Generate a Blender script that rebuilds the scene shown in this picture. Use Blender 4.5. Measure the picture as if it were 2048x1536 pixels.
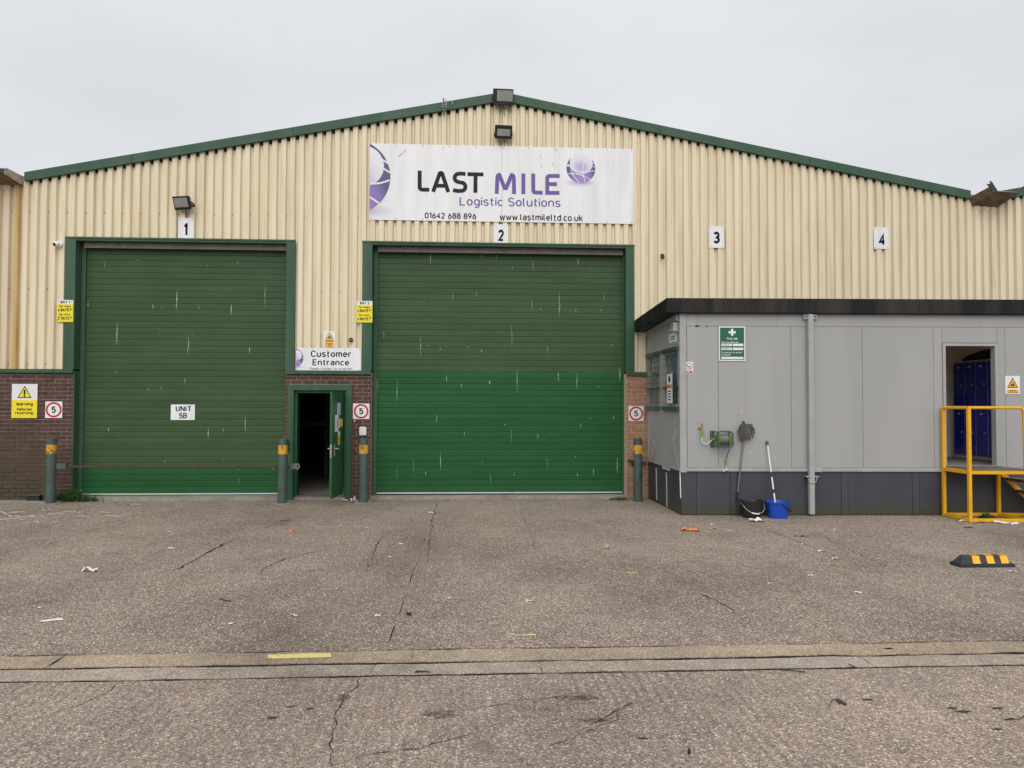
import bpy, bmesh, math, random
from mathutils import Vector, Matrix, noise
RND = random.Random(11)
S = bpy.context.scene
for o in list(bpy.data.objects): bpy.data.objects.remove(o)
COL = S.collection

# ------------------------------------------------------------------ camera
YAW, PITCH, ROLL, CAMH, CAMD, FPX = 0.05406, 0.02667, 0.00277, 1.8132, 14.1532, 1480.0
fw = Vector((math.sin(YAW)*math.cos(PITCH), math.cos(YAW)*math.cos(PITCH), math.sin(PITCH)))
rt0 = Vector((math.cos(YAW), -math.sin(YAW), 0)); up0 = rt0.cross(fw)
rt = math.cos(ROLL)*rt0 + math.sin(ROLL)*up0; up = rt.cross(fw)
CAM = Vector((0, -CAMD, CAMH))
cd = bpy.data.cameras.new('camera'); cam = bpy.data.objects.new('camera', cd); COL.objects.link(cam)
cd.sensor_width = 36; cd.lens = 36*FPX/2048; cd.clip_start = .05; cd.clip_end = 3000
m = Matrix((rt, up, -fw)).transposed().to_4x4(); m.translation = CAM; cam.matrix_world = m
S.camera = cam
S.render.resolution_x, S.render.resolution_y = 1024, 768

# ------------------------------------------------------------------ light
SUN_EL, SUN_AZ = math.radians(42), math.radians(186)       # azimuth clockwise from +Y: behind the camera
w = bpy.data.worlds.new('World'); S.world = w; w.use_nodes = True
nt = w.node_tree; nt.nodes.clear(); N = nt.nodes.new; Lk = nt.links.new
out = N('ShaderNodeOutputWorld'); mx = N('ShaderNodeMixShader'); b1 = N('ShaderNodeBackground'); b2 = N('ShaderNodeBackground')
sky = N('ShaderNodeTexSky'); sky.sky_type = 'NISHITA'; sky.sun_disc = False
sky.sun_elevation = SUN_EL; sky.sun_rotation = SUN_AZ; sky.dust_density = 4
b1.inputs[1].default_value = .06
tc = N('ShaderNodeTexCoord'); mp = N('ShaderNodeMapping'); mp.inputs['Scale'].default_value = (1, 1, 2.6)
nz = N('ShaderNodeTexNoise'); nz.inputs['Scale'].default_value = 2.1; nz.inputs['Detail'].default_value = 5; nz.inputs['Roughness'].default_value = .5
rp = N('ShaderNodeValToRGB'); rp.color_ramp.elements[0].position = .30; rp.color_ramp.elements[0].color = (.655, .675, .705, 1)
rp.color_ramp.elements[1].position = .68; rp.color_ramp.elements[1].color = (.775, .785, .805, 1)
Lk(tc.outputs['Generated'], mp.inputs[0]); Lk(mp.outputs[0], nz.inputs['Vector']); Lk(nz.outputs[0], rp.inputs[0])
Lk(rp.outputs[0], b2.inputs[0]); b2.inputs[1].default_value = .83
Lk(sky.outputs[0], b1.inputs[0]); mx.inputs[0].default_value = .92
Lk(b1.outputs[0], mx.inputs[1]); Lk(b2.outputs[0], mx.inputs[2]); Lk(mx.outputs[0], out.inputs[0])
sl = bpy.data.lights.new('sun', 'SUN'); sl.energy = 1.3; sl.angle = math.radians(60); sl.color = (1, .97, .93)
sun = bpy.data.objects.new('sun', sl); COL.objects.link(sun)
sd = Vector((math.sin(SUN_AZ)*math.cos(SUN_EL), math.cos(SUN_AZ)*math.cos(SUN_EL), math.sin(SUN_EL)))
sun.rotation_euler = sd.to_track_quat('Z', 'Y').to_euler(); sun.location = (0, -20, 20)
vs = S.view_settings; vs.view_transform = 'Standard'; vs.look = 'None'; vs.gamma = 1; vs.exposure = .44

# ------------------------------------------------------------------ pixel helpers (photo pixels, 2048 x 1536)
def rayd(px, py): return fw + rt*((px-1024)/FPX) - up*((py-768)/FPX)
def onY(px, py, Y=0.):
    d = rayd(px, py); return CAM + d*((Y-CAM.y)/d.y)
def onZ(px, py, Z=0.):
    d = rayd(px, py); return CAM + d*((Z-CAM.z)/d.z)

class Facade:                       # plane parallel to the warehouse front; a = X
    def __init__(s, Y): s.Y = Y
    def at(s, px, py): p = onY(px, py, s.Y); return p.x, p.z
    def pos(s, a, z, off): return Vector((a, s.Y-off, z))
CC = onZ(1362, 1031); CC.z = 0      # cabin front left corner
TH = math.radians(-2.3)
CU = Vector((math.cos(TH), math.sin(TH), 0)); CV = Vector((-.016, 1, 0)).normalized()
NU = Vector((-CU.y, CU.x, 0)); NV = Vector((-CV.y, CV.x, 0))     # plane normals
def P(u, v, z): return CC + CU*u + CV*v + Vector((0, 0, z))
class CabFront:                     # a = u
    def at(s, px, py, off=0.):
        d = rayd(px, py); t = ((CC - NU*off - CAM).dot(NU))/d.dot(NU); p = CAM + d*t
        return (p - CC).dot(CU), p.z
    def pos(s, a, z, off): return P(a, -off, z)
class CabLeft:                      # a = -v
    def at(s, px, py):
        d = rayd(px, py); t = ((CC - CAM).dot(NV))/d.dot(NV); p = CAM + d*t
        return -(p - CC).dot(CV), p.z
    def pos(s, a, z, off): return P(-off, -a, z)
FAC, CF, CL = Facade(-.047), CabFront(), CabLeft()

# ------------------------------------------------------------------ materials
MATS = {}
def nodes(name):
    mt = bpy.data.materials.new(name); mt.use_nodes = True
    t = mt.node_tree; return mt, t, t.nodes['Principled BSDF'], t.nodes.new, t.links.new
def pos_map(N, L, scale):
    g = N('ShaderNodeNewGeometry'); mp = N('ShaderNodeMapping'); mp.inputs['Scale'].default_value = scale
    L(g.outputs['Position'], mp.inputs[0]); return mp.outputs[0]
def noise_n(N, L, vec, scale, detail=4, rough=.55, dist=0):
    n = N('ShaderNodeTexNoise'); n.inputs['Scale'].default_value = scale; n.inputs['Detail'].default_value = detail
    n.inputs['Roughness'].default_value = rough; n.inputs['Distortion'].default_value = dist; L(vec, n.inputs['Vector']); return n.outputs[0]
def ramp(N, L, fac, stops):
    r = N('ShaderNodeValToRGB'); e = r.color_ramp.elements
    while len(e) < len(stops): e.new(.5)
    for k, (p, c) in enumerate(stops):
        e[k].position = p; e[k].color = (c, c, c, 1) if not isinstance(c, tuple) else (*c, 1)
    L(fac, r.inputs[0]); return r.outputs[0]
def mixc(N, L, fac, a, b, mode='MIX'):
    n = N('ShaderNodeMix'); n.data_type = 'RGBA'; n.blend_type = mode
    for s, v in ((n.inputs[0], fac), (n.inputs[6], a), (n.inputs[7], b)):
        if hasattr(v, 'node'): L(v, s)
        elif isinstance(v, tuple): s.default_value = (*v, 1)
        else: s.default_value = v
    return n.outputs[2]
def mth(N, L, op, a, b=0., clamp=False):
    n = N('ShaderNodeMath'); n.operation = op; n.use_clamp = clamp
    for s, v in ((n.inputs[0], a), (n.inputs[1], b)):
        if hasattr(v, 'node'): L(v, s)
        else: s.default_value = v
    return n.outputs[0]
def bump(N, L, bs, h, dist=.004, st=.6):
    b = N('ShaderNodeBump'); b.inputs['Strength'].default_value = st; b.inputs['Distance'].default_value = dist
    L(h, b.inputs['Height']); L(b.outputs[0], bs.inputs['Normal'])
def pm(name, col, rough=.55, metal=0., var=.12, scale=6., dirt=None, dirt_amt=.35, dirt_scale=2.5, streak=False, chip=None, chip_t=.66,
       chip_scale=14., rnd=.0, bmp=0., spec=.5):
    """paint / plastic / metal: base colour with broad tone variation, grime, chips and per-object tone"""
    if name in MATS: return MATS[name]
    mt, t, bs, N, L = nodes(name)
    v = pos_map(N, L, (1, 1, .18 if streak else 1))
    n1 = noise_n(N, L, v, scale, 5)
    lo = tuple(c*(1-var) for c in col); hi = tuple(min(1, c*(1+var)) for c in col)
    c = ramp(N, L, n1, [(.3, lo), (.7, hi)])
    if dirt:
        v2 = pos_map(N, L, (1, 1, .12 if streak else 1))
        n2 = noise_n(N, L, v2, dirt_scale, 6, .65)
        f = ramp(N, L, n2, [(.45, 0.), (.72, dirt_amt)])
        c = mixc(N, L, f, c, dirt)
    if chip:
        v3 = pos_map(N, L, (1, 1, .6)); n3 = noise_n(N, L, v3, chip_scale, 6, .7)
        f = ramp(N, L, n3, [(chip_t, 0.), (chip_t+.015, 1.)])
        c = mixc(N, L, f, c, chip)
    if rnd:
        oi = N('ShaderNodeObjectInfo'); k = N('ShaderNodeMapRange'); k.inputs[3].default_value = 1-rnd; k.inputs[4].default_value = 1+rnd
        L(oi.outputs['Random'], k.inputs[0]); c = mixc(N, L, 1., c, k.outputs[0], 'MULTIPLY')
    L(c, bs.inputs['Base Color']); bs.inputs['Metallic'].default_value = metal
    rr = ramp(N, L, n1, [(.3, max(.05, rough-.08)), (.7, min(1, rough+.08))]); L(rr, bs.inputs['Roughness'])
    bs.inputs['Specular IOR Level'].default_value = spec
    if bmp: bump(N, L, bs, noise_n(N, L, pos_map(N, L, (1, 1, 1)), 60, 4), bmp, .5)
    MATS[name] = mt; return mt
GREEN = (.036, .094, .054)
m_flash = pm('green_flashing', GREEN, .5, spec=.3, dirt=(.16, .19, .15), dirt_amt=.25, streak=True)
m_frame = pm('green_gloss', (.014, .10, .034), .4, spec=.35, dirt=(.10, .12, .08), dirt_amt=.3, chip=(.25, .26, .22), chip_t=.74)
m_dark = pm('dark_gap', (.012, .012, .013), .8)
m_black = pm('black_plastic', (.014, .014, .015), .4, var=.25)
m_white = pm('white_sign', (.80, .81, .83), .35, var=.03, dirt=(.52, .52, .52), dirt_amt=.35, dirt_scale=5, streak=True)
m_yel = pm('sign_yellow', (.84, .70, .02), .4, var=.05)
m_amber = pm('sign_amber', (.83, .44, .02), .4, var=.05)
m_ink = pm('black_print', (.010, .0105, .012), .6, spec=.2)
m_grey_ink = pm('charcoal_print', (.022, .023, .025), .6, spec=.2)
m_purple = pm('purple_print', (.165, .122, .36), .6, spec=.2, var=.05)
m_red = pm('red_print', (.52, .012, .05), .45, var=.06)
m_signgreen = pm('green_print', (.006, .115, .055), .4, var=.08)
m_steel = pm('galvanised_steel', (.42, .43, .44), .42, .7, var=.2, scale=25)
m_dsteel = pm('dirty_steel', (.16, .15, .14), .6, .3, var=.3, scale=9, dirt=(.10, .06, .035), dirt_amt=.6)
m_rust = pm('rusted_steel', (.075, .05, .042), .75, .2, var=.35, scale=20, bmp=.002)
m_cab = pm('cabin_grey', (.352, .354, .350), .5, var=.035, scale=1.3, dirt=(.28, .28, .27), dirt_amt=.35, dirt_scale=1.4, streak=True, rnd=.015, chip=(.26, .26, .26), chip_t=.80, chip_scale=22)
m_cabtrim = pm('cabin_trim_grey', (.37, .375, .37), .5, var=.06, chip=(.16, .16, .155), chip_t=.735, chip_scale=16, dirt=(.24, .24, .23), dirt_amt=.4)
m_fascia = pm('black_fascia', (.0075, .0075, .0085), .6, spec=.25, var=.25, dirt=(.085, .080, .072), dirt_amt=.6, dirt_scale=1.3, streak=True)
m_grille = pm('grille_green', (.022, .075, .055), .45, var=.3, dirt=(.11, .11, .10), dirt_amt=.4)
m_py = pm('yellow_paint', (.83, .43, .006), .42, var=.07, chip=(.05, .03, .02), chip_t=.71, chip_scale=17, dirt=(.36, .20, .02), dirt_amt=.45, dirt_scale=6)
m_boll = pm('bollard_green', (.050, .095, .083), .6, var=.2, scale=8, dirt=(.07, .045, .03), dirt_amt=.75, dirt_scale=5, chip=(.10, .055, .035), chip_t=.70, bmp=.002)
m_bollband = pm('bollard_band', (.62, .33, .02), .55, var=.15, scale=14, chip=(.16, .11, .06), chip_t=.56, chip_scale=12)
m_blue = pm('blue_plastic', (.008, .066, .42), .35, var=.12)
m_locker = pm('locker_blue', (.014, .03, .36), .3, var=.08)
m_lockgrey = pm('locker_grey', (.42, .42, .41), .45)
m_wallin = pm('inner_beige', (.70, .62, .52), .7)
m_floor_in = pm('inner_floor', (.24, .22, .20), .8)
m_inside = pm('inside_lining', (.22, .21, .20), .8)
m_conc = pm('threshold_concrete', (.30, .275, .24), .9, var=.2, scale=12, dirt=(.12, .11, .09), dirt_amt=.6, bmp=.004)
m_hosegrey = pm('reel_grey', (.075, .085, .09), .45)
m_hosegreen = pm('reel_green', (.12, .36, .03), .4)
m_hose = pm('hose_grey', (.17, .17, .165), .45, var=.25, scale=60)
m_hosewhite = pm('hose_white', (.60, .61, .60), .4)
m_brass = pm('brass', (.50, .34, .12), .35, .8)
m_polegrey = pm('grey_pole', (.20, .205, .21), .4, .3)
m_polewhite = pm('white_pole', (.76, .77, .78), .3)
m_poledark = pm('dark_green_grip', (.010, .055, .035), .5)
m_mop = pm('mop_yarn', (.105, .103, .10), .9, var=.5, scale=50)
m_mopred = pm('mop_red', (.16, .045, .035), .9, var=.5, scale=50)
m_litter = pm('litter_white', (.70, .70, .68), .6, var=.12)
m_orange = pm('litter_orange', (.80, .22, .07), .5)
m_tan = pm('litter_cardboard', (.48, .33, .19), .7)
m_rubber = pm('black_rubber', (.026, .027, .03), .7, var=.3, scale=20, dirt=(.12, .11, .10), dirt_amt=.5, bmp=.002)
m_reflect = pm('amber_reflective', (.86, .42, .02), .4, var=.12, scale=18, chip=(.13, .09, .03), chip_t=.74)
m_lens = pm('lamp_glass', (.30, .31, .30), .12, var=.1)
m_leaf = pm('weed_leaf', (.055, .13, .022), .55, var=.5, scale=40)
m_drygrass = pm('dry_grass', (.34, .29, .16), .8, var=.3)
m_yline = pm('yellow_road_paint', (.68, .56, .20), .8, var=.12, scale=30, chip=(.24, .20, .15), chip_t=.60, chip_scale=28)
m_stain = pm('oil_dark', (.070, .060, .052), .95, spec=.0, var=.3, scale=30)
m_tar = pm('crack_dark', (.030, .026, .023), .95, spec=.0, var=.4, scale=30)
m_coat = pm('dark_cloth', (.022, .022, .026), .9, var=.4, scale=12)
m_bottle = pm('clear_plastic', (.55, .58, .6), .1); m_bottle.node_tree.nodes['Principled BSDF'].inputs['Transmission Weight'].default_value = .8
m_tape = pm('black_tape', (.012, .012, .012), .6)
m_flake = pm('yellow_flake', (.78, .60, .16), .6)
m_curtain = pm('window_cloth_blue', (.16, .30, .52), .8, var=.4, scale=5)
m_blind = pm('window_grey', (.42, .42, .40), .6, var=.3, scale=4)
m_windin = pm('window_warm', (.62, .50, .36), .7, var=.4, scale=4)
m_rust_sheet = pm('gutter_rust', (.16, .105, .07), .8, var=.45, scale=7, dirt=(.38, .33, .26), dirt_amt=.5, dirt_scale=8, bmp=.003)
m_gutdark = pm('gutter_dark', (.040, .036, .034), .75, var=.4, scale=6)
m_gutlt = pm('gutter_edge', (.45, .40, .33), .7, var=.3, scale=14, chip=(.14, .09, .06), chip_t=.58)

def glass_mat():
    mt, t, bs, N, L = nodes('window_glass')
    bs.inputs['Base Color'].default_value = (.85, .9, .9, 1); bs.inputs['Roughness'].default_value = .03
    bs.inputs['Transmission Weight'].default_value = 1; bs.inputs['IOR'].default_value = 1.25
    return mt
m_glass = glass_mat()

def cladding_mat():
    mt, t, bs, N, L = nodes('cream_cladding')
    v = pos_map(N, L, (1, 1, .09)); n1 = noise_n(N, L, v, 5, 5, .6)
    c = ramp(N, L, n1, [(.3, (.66, .565, .395)), (.52, (.755, .668, .485)), (.75, (.80, .725, .555))])
    v2 = pos_map(N, L, (1, 1, .05)); n2 = noise_n(N, L, v2, 11, 6, .7)
    c = mixc(N, L, ramp(N, L, n2, [(.55, 0.), (.78, .55)]), c, (.40, .31, .19))
    v3 = pos_map(N, L, (1, 1, .55)); n3 = noise_n(N, L, v3, 9, 7, .75)          # small scuffs and specks
    c = mixc(N, L, ramp(N, L, n3, [(.70, 0.), (.76, .6)]), c, (.24, .19, .13))
    c = mixc(N, L, ramp(N, L, n3, [(.24, .5), (.29, 0.)]), c, (.84, .76, .60))
    # leak stain below the left valley gutter: ochre run at x = -8.45, browner to the left
    g = N('ShaderNodeNewGeometry'); sp = N('ShaderNodeSeparateXYZ'); L(g.outputs['Position'], sp.inputs[0])
    wob = noise_n(N, L, pos_map(N, L, (0, 0, 1)), .9, 3)
    xx = mth(N, L, 'ADD', sp.outputs[0], mth(N, L, 'MULTIPLY', mth(N, L, 'SUBTRACT', wob, .5), .16))
    def band(x0, wd): return mth(N, L, 'SUBTRACT', 1., mth(N, L, 'DIVIDE', mth(N, L, 'ABSOLUTE', mth(N, L, 'SUBTRACT', xx, x0)), wd), True)
    k = mth(N, L, 'MULTIPLY', band(-8.43, .13), ramp(N, L, n1, [(.3, .55), (.6, 1.)]))
    c = mixc(N, L, k, c, (.50, .30, .07))
    k = mth(N, L, 'MULTIPLY', band(-8.62, .30), mth(N, L, 'MULTIPLY', n2, .6))
    c = mixc(N, L, k, c, (.36, .22, .11))
    L(c, bs.inputs['Base Color']); bs.inputs['Roughness'].default_value = .48
    bump(N, L, bs, noise_n(N, L, pos_map(N, L, (1, 1, .2)), 3, 2), .006, .3)
    return mt
m_clad = cladding_mat()

def shutter_mat(name, a, b):
    mt, t, bs, N, L = nodes(name)
    n1 = noise_n(N, L, pos_map(N, L, (.35, 1, 1.2)), 3, 5, .6)
    c = ramp(N, L, n1, [(.3, a), (.7, b)])
    oi = N('ShaderNodeObjectInfo'); k = N('ShaderNodeMapRange'); k.inputs[3].default_value = .93; k.inputs[4].default_value = 1.07
    L(oi.outputs['Random'], k.inputs[0]); c = mixc(N, L, 1., c, k.outputs[0], 'MULTIPLY')
    # pale knocks and drips: sparse vertical dashes
    g = N('ShaderNodeNewGeometry'); dn = noise_n(N, L, pos_map(N, L, (1, 1, 1)), 6, 3)
    va = N('ShaderNodeVectorMath'); va.operation = 'ADD'; L(pos_map(N, L, (2.7, 0, 1.25)), va.inputs[0])
    cb = N('ShaderNodeCombineXYZ'); L(mth(N, L, 'MULTIPLY', dn, .12), cb.inputs[0]); L(cb.outputs[0], va.inputs[1])
    vo = N('ShaderNodeTexVoronoi'); vo.inputs['Scale'].default_value = 1.0; L(va.outputs[0], vo.inputs['Vector'])
    df = N('ShaderNodeVectorMath'); df.operation = 'SUBTRACT'; L(va.outputs[0], df.inputs[0]); L(vo.outputs['Position'], df.inputs[1])
    sp = N('ShaderNodeSeparateXYZ'); L(df.outputs[0], sp.inputs[0])
    cs = N('ShaderNodeSeparateColor'); L(vo.outputs['Color'], cs.inputs[0])
    ax = mth(N, L, 'DIVIDE', mth(N, L, 'ABSOLUTE', sp.outputs[0]), mth(N, L, 'ADD', mth(N, L, 'MULTIPLY', cs.outputs[0], .020), .007))
    az = mth(N, L, 'DIVIDE', mth(N, L, 'ABSOLUTE', sp.outputs[2]), mth(N, L, 'ADD', mth(N, L, 'MULTIPLY', mth(N, L, 'POWER', cs.outputs[1], 3.), .34), .018))
    inside = mth(N, L, 'LESS_THAN', mth(N, L, 'ADD', ax, az), 1.)
    on = mth(N, L, 'GREATER_THAN', cs.outputs[2], .45)
    brk = mth(N, L, 'GREATER_THAN', noise_n(N, L, pos_map(N, L, (1, 1, 1)), 45, 3), .42)
    k = mth(N, L, 'MULTIPLY', mth(N, L, 'MULTIPLY', inside, on), mth(N, L, 'MULTIPLY', brk, .75))
    c = mixc(N, L, k, c, (.55, .60, .50))
    L(c, bs.inputs['Base Color']); bs.inputs['Roughness'].default_value = .55; bs.inputs['Specular IOR Level'].default_value = .3
    bump(N, L, bs, noise_n(N, L, pos_map(N, L, (.5, 1, 1)), 2.5, 2), .01, .35)
    return mt
m_slat_old = shutter_mat('shutter_weathered', (.033, .073, .027), (.046, .094, .036))
m_slat_new = shutter_mat('shutter_fresh', (.008, .078, .018), (.012, .098, .026))

def brick_mat(name, cols, moss, dark_moss=False):
    mt, t, bs, N, L = nodes(name)
    oi = N('ShaderNodeObjectInfo')
    c = ramp(N, L, oi.outputs['Random'], [(0., cols[0]), (.35, cols[1]), (.7, cols[2]), (1., cols[3])])
    n1 = noise_n(N, L, pos_map(N, L, (1, 1, 1)), 25, 6, .7)
    c = mixc(N, L, 1., c, ramp(N, L, n1, [(.25, .62), (.75, 1.25)]), 'MULTIPLY')
    n4 = noise_n(N, L, pos_map(N, L, (1, 1, 1)), 3.5, 5, .6)
    c = mixc(N, L, ramp(N, L, n4, [(.55, 0.), (.75, .4)]), c, tuple(x*.35 for x in cols[0]))
    if moss:
        g = N('ShaderNodeNewGeometry'); sp = N('ShaderNodeSeparateXYZ'); L(g.outputs['Position'], sp.inputs[0])
        hz = mth(N, L, 'SUBTRACT', 1., mth(N, L, 'DIVIDE', sp.outputs[2], 1.9), True)
        hx = mth(N, L, 'DIVIDE', mth(N, L, 'SUBTRACT', -7.45, sp.outputs[0]), .55, True)
        nn = noise_n(N, L, pos_map(N, L, (1, 1, 1)), 2.2, 6, .65)
        k = mth(N, L, 'ADD', mth(N, L, 'MULTIPLY', hz, mth(N, L, 'ADD', mth(N, L, 'MULTIPLY', hx, .75), .35)), mth(N, L, 'MULTIPLY', mth(N, L, 'SUBTRACT', nn, .5), 1.0))
        c = mixc(N, L, ramp(N, L, k, [(.12, 0.), (1.05, .95 if dark_moss else .62)]), c, (.016, .018, .007) if dark_moss else (.062, .058, .022))
    L(c, bs.inputs['Base Color']); bs.inputs['Roughness'].default_value = .85
    bump(N, L, bs, n1, .005, .7); return mt
m_brick = brick_mat('brown_brick', [(.062, .031, .026), (.088, .043, .035), (.105, .052, .041), (.075, .043, .038)], True)
m_brick2 = brick_mat('orange_brick', [(.36, .195, .115), (.42, .235, .14), (.34, .18, .105), (.45, .27, .165)], False)
m_mortar = brick_mat('mortar_brown', [(.40, .33, .275), (.42, .34, .28), (.40, .32, .27), (.38, .31, .26)], True, True)
m_mortar2 = pm('mortar_buff', (.58, .49, .38), .9, var=.2, scale=14)

def concrete_mat(name, tone, ribs=False, agg=1., patches=()):
    mt, t, bs, N, L = nodes(name)
    v = pos_map(N, L, (1, 1, 1))
    big = noise_n(N, L, v, .55, 6, .6)
    c = ramp(N, L, big, [(.28, tuple(x*.66 for x in tone)), (.72, tuple(x*1.2 for x in tone))])
    mid = noise_n(N, L, v, 5, 6, .65)
    c = mixc(N, L, 1., c, ramp(N, L, mid, [(.25, .78), (.75, 1.2)]), 'MULTIPLY')
    vo = N('ShaderNodeTexVoronoi'); vo.inputs['Scale'].default_value = 84; L(v, vo.inputs['Vector'])
    cs = N('ShaderNodeSeparateColor'); L(vo.outputs['Color'], cs.inputs[0])
    st = ramp(N, L, cs.outputs[0], [(0., (.078, .064, .052)), (.25, (.16, .131, .105)), (.50, (.27, .215, .178)), (.74, (.445, .34, .28)), (.88, (.61, .515, .425)), (1., (.95, .86, .72))])
    f = ramp(N, L, vo.outputs['Distance'], [(.40, .95*agg), (.62, .15)])
    c = mixc(N, L, f, c, st)
    tone_n = noise_n(N, L, pos_map(N, L, (1, .6, 1)), .42, 5, .62)               # trafficked, dirtier areas
    c = mixc(N, L, 1., c, ramp(N, L, tone_n, [(.3, (.70, .685, .67)), (.5, (1., .99, .98)), (.7, (1.14, 1.12, 1.09))]), 'MULTIPLY')
    vo2 = N('ShaderNodeTexVoronoi'); vo2.inputs['Scale'].default_value = 210; L(v, vo2.inputs['Vector'])
    cs2 = N('ShaderNodeSeparateColor'); L(vo2.outputs['Color'], cs2.inputs[0])
    c = mixc(N, L, 1., c, ramp(N, L, cs2.outputs[1], [(0., .62), (.5, 1.), (1., 1.42)]), 'MULTIPLY')
    h = mth(N, L, 'ADD', mth(N, L, 'MULTIPLY', ramp(N, L, vo.outputs['Distance'], [(.1, 1.), (.6, 0.)]), .5), mth(N, L, 'MULTIPLY', mid, .7))
    if ribs:                                     # tamped ridges running away from the camera, dirt lying in the grooves
        dist = noise_n(N, L, pos_map(N, L, (1, .55, 1)), 2.6, 4, .6)
        g = N('ShaderNodeNewGeometry'); sp = N('ShaderNodeSeparateXYZ'); L(g.outputs['Position'], sp.inputs[0])
        x = mth(N, L, 'ADD', mth(N, L, 'MULTIPLY', sp.outputs[0], 2*math.pi/.072), mth(N, L, 'MULTIPLY', dist, 6.))
        wv = mth(N, L, 'ADD', mth(N, L, 'MULTIPLY', mth(N, L, 'SINE', x), .5), .5)
        patch = ramp(N, L, noise_n(N, L, pos_map(N, L, (1, .6, 1)), .8, 4, .6), [(.41, .03), (.66, 1.)])
        c = mixc(N, L, mth(N, L, 'MULTIPLY', mth(N, L, 'MULTIPLY', ramp(N, L, wv, [(.0, 1.), (.6, 0.)]), patch), .42), c, (.085, .072, .062))
        h = mth(N, L, 'ADD', h, mth(N, L, 'MULTIPLY', mth(N, L, 'MULTIPLY', wv, patch), .8))
    # tyre rubber, oil and wet-dirt blotches
    bl = noise_n(N, L, pos_map(N, L, (1, .8, 1)), 1.15, 7, .68, .4)
    c = mixc(N, L, ramp(N, L, bl, [(.56, 0.), (.74, .35)]), c, (.085, .075, .066))
    bl2 = noise_n(N, L, pos_map(N, L, (.35, 1.5, 1)), 2.2, 6, .7, .3)
    c = mixc(N, L, ramp(N, L, bl2, [(.60, 0.), (.74, .4)]), c, (.10, .088, .078))
    for px, py, rx, ry in patches:                                            # oil drips
        p_ = onZ(px, py); g2 = N('ShaderNodeNewGeometry'); s2 = N('ShaderNodeSeparateXYZ'); L(g2.outputs['Position'], s2.inputs[0])
        ex = mth(N, L, 'POWER', mth(N, L, 'DIVIDE', mth(N, L, 'SUBTRACT', s2.outputs[0], p_.x), rx), 2.); ey = mth(N, L, 'POWER', mth(N, L, 'DIVIDE', mth(N, L, 'SUBTRACT', s2.outputs[1], p_.y), ry), 2.)
        nn = noise_n(N, L, pos_map(N, L, (1, 1.6, 1)), 14, 8, .8)
        k = mth(N, L, 'ADD', mth(N, L, 'SUBTRACT', 1., mth(N, L, 'ADD', ex, ey)), mth(N, L, 'MULTIPLY', mth(N, L, 'SUBTRACT', nn, .5), 4.2))
        c = mixc(N, L, ramp(N, L, k, [(.5, 0.), (1.0, .85)]), c, (.060, .050, .042))
    L(c, bs.inputs['Base Color']); bs.inputs['Roughness'].default_value = .9; bs.inputs['Specular IOR Level'].default_value = .15
    bump(N, L, bs, h, .006, .8); return mt
m_yard = concrete_mat('yard_concrete', (.268, .220, .183), False, .88)
m_near = concrete_mat('ribbed_concrete', (.345, .280, .234), True, .74, patches=[(885, 1428, .17, .10), (1150, 1396, .30, .06), (1190, 1440, .16, .05), (578, 1413, .06, .045), (690, 1395, .07, .09)])
m_strip1 = concrete_mat('sandy_strip', (.43, .345, .25), False, .36)
m_strip2 = concrete_mat('pale_strip', (.41, .36, .295), False, .36)
m_soil = pm('joint_dirt', (.030, .026, .022), .95, spec=.0, var=.4, scale=12)

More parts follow.
